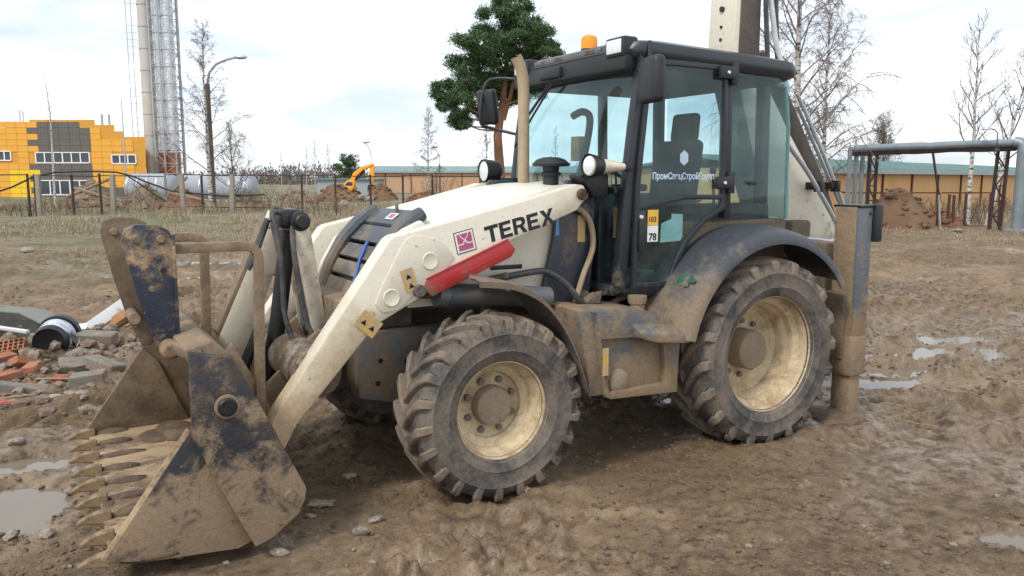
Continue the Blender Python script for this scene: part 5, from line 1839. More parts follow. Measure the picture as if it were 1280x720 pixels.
# A pillar, sill, B pillar, rear posts on both sides
for s in (1, -1):
    y0, y1 = (CY - .06, CY + .012) if s > 0 else (-CY - .012, -CY + .06)
    MB().prism([(1.165, 1.14), (1.085, 1.14), (1.035, 1.70), (.985, 2.20), (.925, 2.72), (.985, 2.72), (1.055, 2.25), (1.115, 1.75)], y0, y1).build('front_pillar', M['cab'], cabin, bevel=.012)
    MB().prism([(.205, 1.62), (.145, 1.62), (.165, 2.70), (.225, 2.70)], y0, y1).build('door_pillar', M['cab'], cabin, bevel=.008)
    MB().prism([(-.30, 1.50), (-.38, 1.50), (-.36, 2.70), (-.28, 2.70)], s * .60 - .04, s * .60 + .04).build('rear_pillar', M['cab'], cabin, bevel=.01)
    MB().prism([(1.0, 2.66), (1.0, 2.73), (-.44, 2.72), (-.44, 2.67)], y0, y1 - .004 * s).build('roof_rail', M['cab'], cabin, bevel=.006)
    # inner wheel box of the cab
    MB().box(-.40, .62, min(s * .48, s * .70), max(s * .48, s * .70), 1.18, 1.58).build('wheel_box', M['interior'], cabin, bevel=.03)
# door (near side): frame, panes, hinges, handle
dfo = [(1.055, 1.165), (.70, 1.165), (.655, 1.30), (.55, 1.47), (.40, 1.60), (.215, 1.69), (.235, 2.69), (.945, 2.69), (1.03, 1.90)]
dfi = inset(dfo, .038)
door = MB().ring(dfo, dfi, CY + .004, CY + .034).build('door', M['cab'], BH, bevel=.006)
MB().prism([(1.02, 1.690), (1.02, 1.722), (.60, 1.795), (.22, 1.790), (.22, 1.755), (.58, 1.762)], CY + .006, CY + .032).build('door_rail', M['cab'], door, bevel=.004)
MB().prism([(1.03, 1.69), (.945, 1.69), (.925, 1.58), (.935, 1.44), (.985, 1.36), (1.04, 1.36)], CY + .006, CY + .030).build('lock_panel', M['cab'], door, bevel=.006)
MB().box(.985, 1.01, CY + .03, CY + .055, 1.42, 1.63).build('door_handle', M['plastic'], door, bevel=.008)
MB().lathe([(.0, CY + .042), (.012, CY + .042), (.013, CY + .03)], (.985, 0, 1.65), 'Y', 12).build('lock_button', M['lens'], door)
gl_up = [(1.005, 1.715), (.60, 1.785), (.235, 1.78), (.248, 2.66), (.925, 2.66), (1.0, 1.92)]
gl_lo = [(1.02, 1.20), (.725, 1.20), (.68, 1.32), (.57, 1.50), (.42, 1.63), (.25, 1.72), (.24, 1.765), (.6, 1.77), (1.0, 1.70)]
MB().prism(gl_up, CY + .014, CY + .020).build('door_pane', M['glass'], door, smooth=False)
MB().prism(gl_lo, CY + .014, CY + .020).build('door_pane', M['glass'], door, smooth=False)
for z in (2.635, 1.875):
    h = MB().box(.185, .335, CY + .03, CY + .065, z - .045, z + .045).build('hinge', M['plastic'], door, bevel=.014)
    MB().lathe([(.0, CY + .074), (.011, CY + .074), (.012, CY + .06)], (.265, 0, z), 'Y', 10).build('hinge_bolt', M['lens'], door)
    MB().box(.150, .21, CY + .01, CY + .05, z - .075, z + .075).build('hinge_leaf', M['plastic'], door, bevel=.006)
# stickers: number plate panels and a paper on the lower pane
MB().box(.838, .928, CY + .030, CY + .0335, 1.59, 1.695).build('number_sticker', M['yellow_print'], door, smooth=False)
MB().box(.838, .928, CY + .030, CY + .0335, 1.480, 1.588).build('number_sticker', M['white_print'], door, smooth=False)


def wall_text(txt, size, mat, x, z, y, parent, sx=1.0, off=0.0, width=None, sign=1):
    me = text_mesh(txt, size, mat, .0008, off, sx)
    xs = [v.co.x for v in me.vertices]
    k = width / (max(xs) - min(xs)) if width else 1.0
    o = link('lettering', me, parent)
    o.matrix_local = Matrix(((-k, 0, 0, x + k * min(xs)), (0, 0, 1, y), (0, 1, 0, z), (0, 0, 0, 1)))
    return o


wall_text('78', .068, M['black_print'], .917, 1.490, CY + .0345, door, 1, .0018, .066)
wall_text('103', .05, M['grey_print'] if 'grey_print' in M else M['rust'], .917, 1.615, CY + .0345, door, 1, .0008, .06)
MB().prism([(.80, 1.47), (.62, 1.475), (.60, 1.50), (.60, 1.66), (.70, 1.665), (.70, 1.63), (.79, 1.60)], CY + .009, CY + .012).build('paper_sheet', plain('pale_paper', (.48, .66, .62), .7), door, smooth=False)
# white lettering and badge on the door pane
wall_text('ПромСпецСтройГрупп', .062, M['window_print'], .885, 1.900, CY + .0215, door, 1, .0012, .555)
hx = [(.612 + .042 * math.cos(R(a)), 2.045 + .052 * math.sin(R(a))) for a in range(30, 390, 60)]
MB().prism(hx, CY + .0212, CY + .0222).build('hexagon_badge', M['window_print'], door, smooth=False)
# rear quarter pane, rear pane, windscreen, far panes
MB().prism([(.135, 1.66), (.150, 2.67), (-.26, 2.67), (-.37, 2.60), (-.44, 2.3), (-.455, 1.60), (-.2, 1.64)], CY - .012, CY - .006).build('quarter_pane', M['glass'], cabin, smooth=False)
MB().box(-.476, -.468, -.66, .72, 1.60, 2.66).build('rear_pane', M['glass'], cabin, smooth=False)
MB().tube([(-.455, CY - .012, 1.60), (-.44, CY - .012, 2.3), (-.39, CY - .012, 2.58)], .014, 8).build('pane_edge', plain('glass_edge', (.08, .20, .19), .1), cabin)
MB().box(-.10, -.02, CY - .004, CY + .03, 1.86, 1.885).build('pane_catch', M['plastic'], cabin, bevel=.008)
for s in (-1,):
    MB().prism([(1.03, 1.20), (.70, 1.22), (.55, 1.50), (.22, 1.68), (.235, 2.66), (.94, 2.66), (1.02, 1.9)], -CY + .006, -CY + .012).build('far_door_pane', M['glass'], cabin, smooth=False)
    MB().prism([(.135, 1.66), (.150, 2.67), (-.42, 2.66), (-.455, 1.60)], -CY + .006, -CY + .012).build('far_quarter_pane', M['glass'], cabin, smooth=False)
ws = MB()
ys = [-.71, -.5, -.25, 0, .25, .5, .71]
ws.loft([[(1.10 + .045 * (1 - (y / .71) ** 2), y, 1.80), (1.055 + .045 * (1 - (y / .71) ** 2), y, 2.22), (.975 + .045 * (1 - (y / .71) ** 2), y, 2.66),
          (.967 + .045 * (1 - (y / .71) ** 2), y, 2.66), (1.047 + .045 * (1 - (y / .71) ** 2), y, 2.22), (1.092 + .045 * (1 - (y / .71) ** 2), y, 1.80)] for y in ys])
wsc = ws.build('windscreen', M['glass_wind'], cabin, angle=60)
MB().loft([[(1.15, .55, 1.19), (1.115, .715, 1.19)], [(1.12, .55, 1.83), (1.10, .715, 1.83)]], closed=False, caps=False).add([], []).build('corner_pane', M['glass'], cabin, smooth=False)
MB().loft([[(1.15, -.55, 1.19), (1.115, -.715, 1.19)], [(1.12, -.55, 1.83), (1.10, -.715, 1.83)]], closed=False, caps=False).build('corner_pane', M['glass'], cabin, smooth=False)
MB().box(1.10, 1.16, .52, .56, 1.15, 1.86).box(1.08, 1.17, -.72, .72, 1.12, 1.19).box(1.105, 1.15, -.71, .71, 1.80, 1.85).build('scuttle', M['cab'], cabin, bevel=.008)
MB().prism([(1.04, 2.60), (1.09, 2.62), (1.09, 2.74), (.95, 2.74), (.95, 2.66)], -.72, .72).build('header', M['plastic'], cabin, bevel=.01)
wp = MB().tube([(1.085, -.12, 2.66), (1.10, -.40, 2.45), (1.115, -.60, 2.30)], .011, 6).build('wiper_arm', M['plastic'], wsc)
MB().tube([(1.075, -.06, 2.70), (1.10, -.42, 2.38), (1.118, -.66, 2.16)], .009, 5).build('wiper_blade', M['plastic'], wsc)
MB().box(1.05, 1.12, -.30, -.02, 2.64, 2.72).build('wiper_motor', M['plastic'], wsc, bevel=.015)


# roof: rounded slab
def rslab(x0, x1, hw, r, z, fr=0.0, n=5):
    pts = []
    for cx, cy, a0 in ((x1 - r, hw - r, 0), (x0 + r, hw - r, 90), (x0 + r, -hw + r, 180), (x1 - r, -hw + r, 270)):
        for k in range(n):
            a = R(a0 + 90 * k / (n - 1))
            pts.append((cx + r * math.cos(a) + (fr * (1 - (abs(cy + r * math.sin(a)) / hw) ** 2) if cx > 0 else 0), cy + r * math.sin(a), z - .045 * (x1 - (cx + r * math.cos(a))) / 1.6))
    return pts


roof = MB().loft([rslab(-.46, 1.00, .74, .12, 2.665), rslab(-.52, 1.06, .79, .15, 2.695), rslab(-.54, 1.08, .805, .16, 2.745, .02), rslab(-.52, 1.06, .79, .16, 2.795, .02), rslab(-.44, .98, .70, .2, 2.825, .02), rslab(-.2, .7, .45, .2, 2.835)]).build('cab_roof', M['roof'], BH, angle=50)
MB().lathe([(.0, -.01), (.02, -.01), (.026, .0), (.026, .02)], (-.535, .70, 2.70), 'X', 12).build('roof_plug', M['plastic'], roof)
for y in (.62, -.60):
    hgs = MB().box(.98, 1.105, y - .105, y + .105, 2.70, 2.83).build('roof_lamp', M['plastic'], roof, bevel=.02)
    MB().box(1.10, 1.112, y - .078, y + .078, 2.722, 2.812).build('lens', M['lens'], hgs, bevel=.006)
MB().box(1.06, 1.085, -.42, .44, 2.755, 2.79).build('front_grip', M['steel'], roof, bevel=.006)
bc = MB().lathe([(.062, 2.82), (.062, 2.85)], (.88, .02, 0), 'Z', 18).build('beacon_base', M['plastic'], roof)
MB().lathe([(.060, 2.85), (.062, 2.90), (.056, 2.935), (.035, 2.95), (.0, 2.953)], (.88, .02, 0), 'Z', 20).build('beacon_dome', M['amber'], bc)
# mirrors
mb = MB().tube([(.985, .78, 2.66), (1.03, .88, 2.72), (1.06, .93, 2.76), (1.06, .945, 2.60)], .014, 8).build('mirror_bracket', M['plastic'], BH)
MB().tube([(1.0, .77, 2.50), (1.06, .86, 2.50), (1.06, .94, 2.52)], .012, 8).build('mirror_stay', M['plastic'], mb)
Mx = Matrix.Translation((1.055, .95, 2.525)) @ Matrix.Rotation(R(-14), 4, 'Z')
MB().box(-.045, .045, -.125, .125, -.145, .145, Mx).build('mirror', M['plastic'], mb, bevel=.035, seg=3)
mb = MB().tube(smooth_path([(.93, -.78, 2.70), (1.0, -.93, 2.73), (1.12, -1.02, 2.73), (1.20, -1.03, 2.66), (1.235, -1.03, 2.45), (1.22, -1.03, 2.35), (1.12, -1.00, 2.32), (.94, -.78, 2.25)], 4), .013, 8).build('mirror_bracket', M['plastic'], BH)
Mx = Matrix.Translation((1.16, -1.04, 2.50)) @ Matrix.Rotation(R(14), 4, 'Z') @ Matrix.Rotation(R(8), 4, 'Y')
MB().box(-.04, .04, -.10, .10, -.145, .145, Mx).build('mirror', M['plastic'], mb, bevel=.03, seg=3)
# headlamps
hl = MB().loft([[(1.40 - t * .26, .77 + (.068 - t * .022) * math.cos(a) * (1 if k else .95), 1.985 - t * .005 + (.064 - t * .036) * math.sin(a)) for a in [2 * math.pi * j / 20 for j in range(20)]] for k, t in enumerate((0, .12, .45, .8, 1.0))]).build('headlamp', M['lens_yellow'], BH, angle=60)
MB().loft([[(1.405 - t * .09, .77 + (.084 - t * .02) * math.cos(a), 1.985 + (.078 - t * .018) * math.sin(a)) for a in [2 * math.pi * j / 24 for j in range(24)]] for t in (0, .5, 1)], caps=False).build('lamp_housing', M['plastic'], hl)
MB().lathe([(.0, 1.42), (.035, 1.417), (.058, 1.408), (.064, 1.395)], (0, .77, 1.985), 'X', 24).build('lens', M['lens'], hl)
MB().box(1.06, 1.17, .74, .79, 1.955, 2.01).build('lamp_bracket', M['plastic'], hl, bevel=.008)
hf = MB().lathe([(.0, 1.25), (.045, 1.255), (.078, 1.285), (.088, 1.34), (.092, 1.41), (.082, 1.41), (.078, 1.395)], (0, -.66, 1.965), 'X', 24).build('headlamp', M['plastic'], BH)
MB().lathe([(.0, 1.414), (.05, 1.410), (.083, 1.400), (.083, 1.393)], (0, -.66, 1.965), 'X', 24).build('lens', M['lens'], hf)
MB().box(1.10, 1.27, -.68, -.62, 1.86, 1.91).box(1.10, 1.14, -.67, -.63, 1.70, 1.90).build('lamp_bracket', M['plastic'], hf, bevel=.006)

# cab inside
st = MB().box(.02, .50, -.26, .26, 1.55, 1.68).box(.10, .44, -.20, .20, 1.18, 1.55).build('seat', M['seat'], BH, bevel=.05, seg=3)
MB().prism([(.10, 1.62), (-.02, 1.64), (-.10, 2.20), (.00, 2.22), (.06, 2.0)], -.25, .25).build('backrest', M['seat'], st, bevel=.05, seg=3)
MB().prism([(-.04, 2.20), (-.13, 2.20), (-.15, 2.42), (-.07, 2.43)], -.14, .14).build('headrest', M['seat'], st, bevel=.035, seg=3)
MB().box(.05, .42, .27, .33, 1.80, 1.86).box(.05, .42, -.33, -.27, 1.80, 1.86).build('armrest', M['seat'], st, bevel=.02)
co = MB().prism([(.98, 1.18), (.76, 1.18), (.80, 1.5), (.70, 1.78), (.80, 1.86), (1.02, 1.80)], -.16, .16).build('steering_console', M['interior'], BH, bevel=.03)
MB().lathe([(.195, -.014), (.21, 0), (.195, .014), (.18, 0)], (0, 0, 0), 'Z', 32, closed=True).build('steering_wheel', M['plastic'], co).matrix_local = Matrix.Translation((.66, 0, 1.90)) @ Matrix.Rotation(R(-28), 4, 'Y')
MB().box(.40, .95, -.66, -.42, 1.18, 1.70).box(-.38, .35, -.66, -.40, 1.5, 1.78).box(-.38, .30, .42, .66, 1.5, 1.72).build('side_console', M['interior'], BH, bevel=.03)
for x, y in ((.05, .50), (-.05, .40), (.2, -.5), (.32, -.5)):
    MB().tube([(x, y, 1.70), (x + .02, y, 1.95)], .010, 6).lathe([(.0, 1.93), (.022, 1.945), (.026, 1.97), (.015, 2.0), (.0, 2.005)], (x + .02, y, 0), 'Z', 12).build('control_lever', M['plastic'], BH)
MB().box(.3, 1.0, -.5, .5, 1.19, 1.205).build('floor_mat', M['floor_mat'], BH)
MB().box(-.40, .95, -.66, .66, 2.60, 2.655).build('roof_lining', M['interior'], BH, bevel=.02)
MB().tube(smooth_path([(.72, -.40, 1.75), (.60, -.42, 2.1), (.55, -.42, 2.38), (.62, -.42, 2.44), (.72, -.42, 2.40)]), .03, 8).build('lever_column', M['plastic'], BH)
MB().box(.52, .60, -.62, -.5, 2.05, 2.25).build('cab_card', M['yellow_worn'], BH, bevel=.004)
MB().box(1.02, 1.05, .57, .64, 1.50, 1.70).build('cab_sticker', M['yellow_worn'], BH)

# ------------------------------------------------------------------ rear fenders
def fender_shell(cx, cz, sec, a0, a1, n, side, cut=None):
    S = []
    for i in range(n):
        a = R(a0 + (a1 - a0) * i / (n - 1))
        S.append([(cx + r * math.cos(a), side * y, cz + r * math.sin(a)) for y, r in sec])
    return MB().loft(S)


sec = [(.62, .92), (.80, .925), (.95, .915), (1.05, .895), (1.105, .865), (1.125, .825), (1.125, .795), (1.11, .795), (1.108, .825), (1.09, .853), (1.04, .878), (.95, .897), (.80, .907), (.62, .902)]
for s in (1, -1):
    f = fender_shell(0, .655, sec, 13, 147, 34, s).build('rear_fender', M['fender'], BH, angle=60)
    if s > 0:
        qp = random.Random(6)
        pp = []
        for k in range(26):
            t, w = 2 * math.pi * k / 26, qp.uniform(.55, 1.15)
            y_, a_ = .955 + .085 * w * math.cos(t), R(38.5 + 3.6 * w * math.sin(t))
            pp.append((.9225 * math.cos(a_), y_, .655 + .9225 * math.sin(a_)))
        MB().add(pp, [tuple(range(26))]).build('paint_patch', M['greenpaint'], f, smooth=False)
    MB().box(-.5, .62, min(s * .62, s * .72), max(s * .62, s * .72), 1.28, 1.60).build('fender_inner', M['frame'], f, bevel=.02)
# front fenders: thin bent strips
for s in (1, -1):
    pth = smooth_path([(2.375, 0, 1.335), (2.27, 0, 1.325), (2.13, 0, 1.30), (1.96, 0, 1.215), (1.82, 0, 1.065), (1.71, 0, .87), (1.645, 0, .70), (1.61, 0, .59)], 3)
    S = []
    for i, p in enumerate(pth):
        t = i / (len(pth) - 1)
        w0 = 1.00 - .30 * min(1, t * 5)
        S.append([(p.x, s * w0, p.z + .01), (p.x, s * 1.06, p.z + .012), (p.x - .004, s * 1.095, p.z), (p.x - .01, s * 1.095, p.z - .035), (p.x - .016, s * 1.088, p.z - .035), (p.x - .012, s * 1.05, p.z - .002), (p.x - .012, s * w0, p.z - .004)])
    f = MB().loft(S).build('front_fender', M['fender_mud'], BH, angle=50)
    MB().tube([(2.10, s * .72, 1.275), (2.05, s * .60, 1.15), (2.02, s * .45, 1.0)], .025, 6).build('fender_stay', M['frame'], f)

# ------------------------------------------------------------------ step box between the wheels
TB = [(1.50, 1.075), (1.375, .50), (.815, .475), (.77, .72), (.80, .84), (.89, .985), (1.10, 1.05)]
tk = MB().prism([(1.60, 1.09), (1.50, .52), (.85, .48), (.80, .84), (.89, .98), (1.10, 1.06)], .42, .955).build('step_box', M['tank'], BH, bevel=.02)
MB().loft([[(1.505, .955, 1.075), (1.38, .955, .505), (1.50, .80, .52), (1.60, .80, 1.09)], [(1.49, 1.0, 1.07), (1.375, 1.0, .505), (1.40, .90, .505), (1.53, .90, 1.08)]]).build('front_cheek', M['tank'], tk, bevel=.01)
MB().ring([(1.49, 1.07), (1.375, .50), (.815, .475), (.80, .84), (.89, .985), (1.10, 1.05)], [(1.455, .90), (1.385, .545), (.915, .545), (.94, .84), (1.0, .86), (1.15, .885)], .95, 1.0).build('box_frame', M['tank'], tk, bevel=.008)
MB().loft([[(1.20, .92, 1.01), (1.20, 1.06, .935), (1.18, 1.065, .885), (1.20, .92, .88)], [(1.08, .92, 1.01), (1.08, 1.10, .92), (1.08, 1.105, .855), (1.08, .92, .85)], [(.80, .92, .97), (.80, 1.10, .875), (.80, 1.105, .825), (.80, .92, .82)]]).build('step_tread', M['tank'], tk, bevel=.012)
MB().lathe([(.0, .985), (.05, .985), (.075, .97), (.082, .95)], (1.28, 0, .60), 'Y', 18).build('drain_boss', M['rim_hub'], tk)
MB().box(1.395, 1.44, 1.0, 1.003, .66, .84).build('worn_sticker', M['yellow_worn'], tk, smooth=False)
MB().tube([(1.05, .85, 1.02), (1.05, .85, 1.10)], .05, 14).lathe([(.06, 1.08), (.065, 1.10), (.065, 1.13), (.0, 1.135)], (1.05, .85, 0), 'Z', 14).build('filler_cap', M['tubular'], tk)
MB().tube(smooth_path([(1.15, .62, 1.02), (1.0, .66, 1.10), (.9, .7, 1.08)]), .02, 8).tube(smooth_path([(1.35, .55, 1.05), (1.2, .6, 1.12), (1.05, .62, 1.12)]), .018, 8).rock((1.28, .66, 1.10), (.10, .05, .05), 12).build('pipe_bundle', M['frame'], BH)

# ------------------------------------------------------------------ backhoe end: frame, stabilisers, boom
MB().box(-1.10, -.86, -1.0, 1.0, .50, 1.02).box(-1.08, -.90, -1.0, .78, 1.02, 1.40).build('rear_frame', M['frame'], BH, bevel=.02)
for s in (1, -1):
    y0, y1 = (.84, 1.06) if s > 0 else (-1.06, -.84)
    sb = MB().box(-1.065, -.905, y0, y1, .66, 1.70).build('stabiliser', M['stab_mud'], BH, bevel=.012)
    sb['label'] = 'near stabiliser leg caked in mud' if s > 0 else 'far stabiliser leg'
    MB().box(-1.08, -.888, y0 - .02, y1 + .008, .37, .70).build('leg_sleeve', M['stab_front'], sb, bevel=.03)
    MB().box(-.906, -.895, y0 + .01, y1 - .02, .68, 1.69).build('dried_mud', M['stab_front'], sb, bevel=.004)
    MB().box(-1.05, -.925, y0 + .03, y1 - .02, -.10, .40).build('inner_leg', M['exhaust'] if False else M['tank'], sb, bevel=.01)
    MB().box(-1.085, -.90, y0 - .012, y1 + .006, 1.685, 1.705).build('cap_plate', M['grease'], sb, bevel=.004)
    MB().lathe([(.0, s * 1.066), (.012, s * 1.066), (.012, s * 1.05)], (-1.03, 0, 1.64), 'Y', 10).build('bolt_hole', M['grease'], sb)
    MB().rock((-.96, s * .93, .0), (.28, .26, .10), 33 + s, sub=2).rock((-.82, s * 1.02, .0), (.2, .16, .07), 38 + s, sub=2).rock((-1.1, s * 1.1, -.01), (.18, .16, .06), 43 + s, sub=2).build('mud_cake', M['mudcake'], sb)
    MB().rock((-.90, s * .78, .85), (.06, .10, .20), 53 + s, sub=2).rock((-.88, s * .80, .60), (.06, .10, .14), 57 + s, sub=2).build('mud_lump', M['mudcake'], sb)
    tl_ = MB().box(-1.15, -1.075, min(s * .98, s * 1.09), max(s * .98, s * 1.09), 1.42, 1.71).build('tail_lamp', M['plastic'], BH, bevel=.012)
bm_ = [(-1.76, 1.36), (-1.79, 1.46), (-1.74, 1.54), (-1.10, 2.28), (-.76, 2.72), (-.67, 3.0), (-.655, 3.75), (-.44, 3.75), (-.40, 3.0), (-.46, 2.70), (-.58, 2.35), (-.72, 1.95), (-.90, 1.52), (-1.02, 1.38)]
bo = MB().prism(bm_, -.10, .20).build('backhoe_boom', M['cream'], BH, bevel=.02)
MB().prism([(-.675, 2.75), (-.665, 3.75), (-.47, 3.75), (-.45, 2.9)], .195, .215).build('greasy_side', M['cylrust'], bo, bevel=.005)
for z, r_ in ((3.26, .022), (3.02, .014), (3.12, .012)):
    MB().lathe([(.0, -.395), (r_, -.395), (r_, -.42)], (0, .05, z), 'X', 12).build('bolt_hole', M['grease'], bo)
MB().box(-1.30, -1.05, -.30, .30, .95, 1.55).build('king_post', M['frame'], BH, bevel=.03)
MB().tube(smooth_path([(-.94, .30, 2.20), (-1.20, .31, 1.96), (-1.45, .32, 1.68), (-1.60, .32, 1.50), (-1.62, .32, 1.42), (-1.55, .32, 1.36), (-1.30, .32, 1.385), (-1.0, .32, 1.40)], 4), .020, 8).build('guard_rail', M['galv'], bo)
cy_ = MB().tube([(-1.00, .10, 2.66), (-1.60, .10, 1.80), (-1.74, .10, 1.55)], [.080, .080, .075], 16).build('boom_cylinder', M['cylrust'], BH)
MB().tube([(-.80, .10, 2.95), (-1.02, .10, 2.64)], .035, 12).build('piston_rod', M['steel'], cy_)
MB().tube([(-1.13, .22, 2.62), (-1.50, .22, 2.12), (-1.80, .22, 1.68)], .016, 8).tube([(-1.20, .17, 2.52), (-1.62, .17, 1.95), (-1.86, .17, 1.62)], .014, 8).build('steel_pipe', M['galv'], cy_)
for p, sz in (((-1.36, .26, 1.84), .05), ((-1.66, .20, 1.84), .055)):
    MB().box(p[0] - sz, p[0] + sz, p[1] - .06, p[1] + .05, p[2] - .03, p[2] + .035).box(p[0] - .02, p[0] + .02, p[1], p[1] + .08, p[2] - .05, p[2] + .05).build('hose_clamp', M['grease'], cy_, bevel=.008)
MB().tube([(-1.02, .22, 2.62), (-.84, .22, 3.05), (-.66, .22, 3.8)], .022, 8).build('steel_pipe', plain('bright_pipe', (.62, .64, .68), .4), bo)
for y, x0 in ((.24, -.70), (.20, -.86)):
    MB().tube(smooth_path([(x0 - .06, y, 2.7), (x0 - .02, y, 3.05), (x0 + .01, y, 3.4), (x0 + .01, y, 3.8)]), .020, 8).build('hydraulic_hose', M['hose'], bo)
for k, (dz, y) in enumerate(((0, .42), (-.07, .50), (.05, .34), (-.12, .44))):
    MB().tube(smooth_path([(-.62, y, 1.44 + dz), (-.85, y + .05, 1.39 + dz), (-1.05, y + .1, 1.33 + dz), (-1.2, y + .05, 1.2 + dz)]), .024, 8).build('hydraulic_hose', M['exhaust'] if k < 2 else M['hose'], BH)
MB().box(-.70, -.62, .40, .55, 1.46, 1.52).build('pipe_fitting', M['steel'], BH, bevel=.01)

# ================================================================== rubble on the left
M['brick'] = dirty('orange_brick', (.36, .135, .07), dirt=(.24, .17, .115), amt=.48, scale=9, rough=.9, bump=.4, drough=.95)
M['brick_red'] = dirty('red_brick', (.34, .095, .055), dirt=(.24, .17, .12), amt=.42, scale=9, rough=.9, bump=.4, drough=.95)
M['block'] = dirty('grey_block', (.20, .19, .165), dirt=(.20, .145, .095), amt=.5, scale=6, rough=.9, bump=.5, drough=.95)
M['slab'] = dirty('dark_slab', (.022, .023, .018), dirt=(.12, .09, .065), amt=.22, scale=2.5, rough=.9, bump=.6, sharp=.3)
M['slab_top'] = dirty('slab_top', (.18, .185, .165), dirt=(.16, .13, .09), amt=.35, scale=4, rough=.9, bump=.4)
M['wood'] = plain('orange_timber', (.36, .19, .075), .8, 0, .3, 6, .2)
M['wood_dark'] = plain('dark_timber', (.10, .05, .03), .8, 0, .3, 6, .2)
M['boardwhite'] = dirty('white_faced_board', (.55, .55, .55), dirt=(.30, .26, .20), amt=.25, scale=5, rough=.7)
M['stone'] = dirty('field_stone', (.30, .26, .215), dirt=(.18, .125, .085), amt=.42, scale=7, rough=.9, bump=.4, drough=.95)
M['rag'] = dirty('dirty_rag', (.34, .29, .22), dirt=(.2, .15, .1), amt=.35, scale=8, rough=.95, bump=.4)
M['pail'] = plain('black_pail_plastic', (.010, .010, .012), .4, 0, .2, 8)
M['pail_label'] = dirty('pail_label', (.50, .53, .60), dirt=(.06, .07, .10), amt=.42, scale=9, rough=.35, bump=0)
M['redpipe'] = plain('dark_red_pipe', (.20, .03, .05), .6, 0, .2, 10)


def brick_mesh(mat, holes=False, broken=0):
    m_ = MB()
    L, W, H = .25, .12, .075
    if broken:
        m_.extr([(-L / 2, -W / 2, 0), (L * .08, -W / 2, 0), (L * .16, -W * .1, 0), (L * .05, W * .15, 0), (L * .12, W / 2, 0), (-L / 2, W / 2, 0)], (0, 0, H))
    else:
        m_.box(-L / 2, L / 2, -W / 2, W / 2, 0, H)
    return m_.mesh('brick', mat, bevel=.004, seg=1)


b_or, b_rd, b_br = brick_mesh(M['brick']), brick_mesh(M['brick_red']), brick_mesh(M['brick'], False, 1)
b_rb = brick_mesh(M['brick_red'], False, 1)


def put(name, me, px, py, dz, rot, label, cat, group=None):
    x, y = gat(px, py, .15)
    o = link(name, me, None, (x, y, hz(x, y) + dz - (.11 if name == 'hollow_brick' else .045)))
    o.rotation_euler = tuple(R(a) for a in rot)
    return tag(o, label, cat, group)


G = 'bricks of the rubble heap'
for px, py, dz, rot, me, lab in (
        (16, 454, .02, (10, -12, 25), b_or, 'orange brick lying below the hollow brick, second from the left edge'),
        (31, 452, .03, (-25, 20, 65), b_or, 'orange brick tilted on end between the hollow brick and the black pail'),
        (6, 462, .02, (-15, 25, 40), b_or, 'orange brick at the left photo edge above the lowest red brick'),
        (48, 456, .03, (20, -8, -15), b_br, 'short broken orange brick right below the black pail'),
        (84, 459, .03, (15, 12, 60), b_rb, 'broken red brick under the black pail, left of the pale grey block'),
        (75, 460, .02, (-5, -18, 10), b_rd, 'red brick wedged below the black pail beside the broken red one'),
        (4, 486, .0, (0, 6, 10), b_rd, 'lowest red brick at the left edge of the photo'),
        (22, 464, .0, (8, 8, 100), b_or, 'orange brick half sunk in the heap below the tilted brick'),
        (2, 447, .05, (12, 0, 70), b_or, 'orange brick at the left photo edge beside the hollow brick'),
        (38, 465, .0, (0, -14, 140), b_or, 'dusty orange brick below the short broken brick'),
        (14, 472, .0, (10, 4, 30), b_or, 'orange brick above the dirty white rag'),
        (98, 402, .0, (5, 5, 30), b_rd, 'single red brick lying behind the pail near the white board')):
    put('brick', me, px, py, dz, rot, lab, 'brick', G)
# hollow brick: a lattice of webs, open on its face
hb = MB()
L, W, H = .25, .15, .14
for i in range(6):
    hb.box(-L / 2 + i * (L - .014) / 5, -L / 2 + i * (L - .014) / 5 + .014, -W / 2, W / 2, 0, H)
for j in range(4):
    hb.box(-L / 2, L / 2, -W / 2 + j * (W - .012) / 3 + .0012, -W / 2 + j * (W - .012) / 3 + .0108, .001, H - .001)
hb.box(-L / 2 + .002, L / 2 - .002, -W / 2 + .002, W / 2 - .002, .002, .05)
put('hollow_brick', hb.mesh('hollow_brick', M['brick'], smooth=False), 20, 440, .10, (38, -8, 15), 'orange hollow brick full of square holes on top of the rubble heap', 'brick', G)
blk = MB().box(-.15, .15, -.075, .075, 0, .11).mesh('grey_block', M['block'], bevel=.008, seg=1)
blk2 = MB().box(-.19, .19, -.10, .10, 0, .12).mesh('grey_block', M['block'], bevel=.012, seg=1)
for px, py, dz, rot, me, lab in ((111, 464, .02, (6, -6, 12), blk, 'pale grey block lying right of the broken red brick'), (99, 448, .05, (18, 6, 35), blk2, 'grey block leaning right of the black pail'),
                                 (127, 449, .02, (-8, 12, -20), blk2, 'grey block under the dry weeds, nearest the bucket'), (121, 432, .03, (5, 4, 8), blk2, 'flat tan grey block behind the leaning grey block'),
                                 (42, 470, .02, (4, 14, 20), MB().box(-.30, .30, -.05, .05, 0, .09).mesh('grey_block', M['block'], bevel=.01, seg=1), 'long dark grey kerb piece in front of the bricks')):
    put('grey_block', me, px, py, dz, rot, lab, 'block', 'grey blocks of the rubble heap')
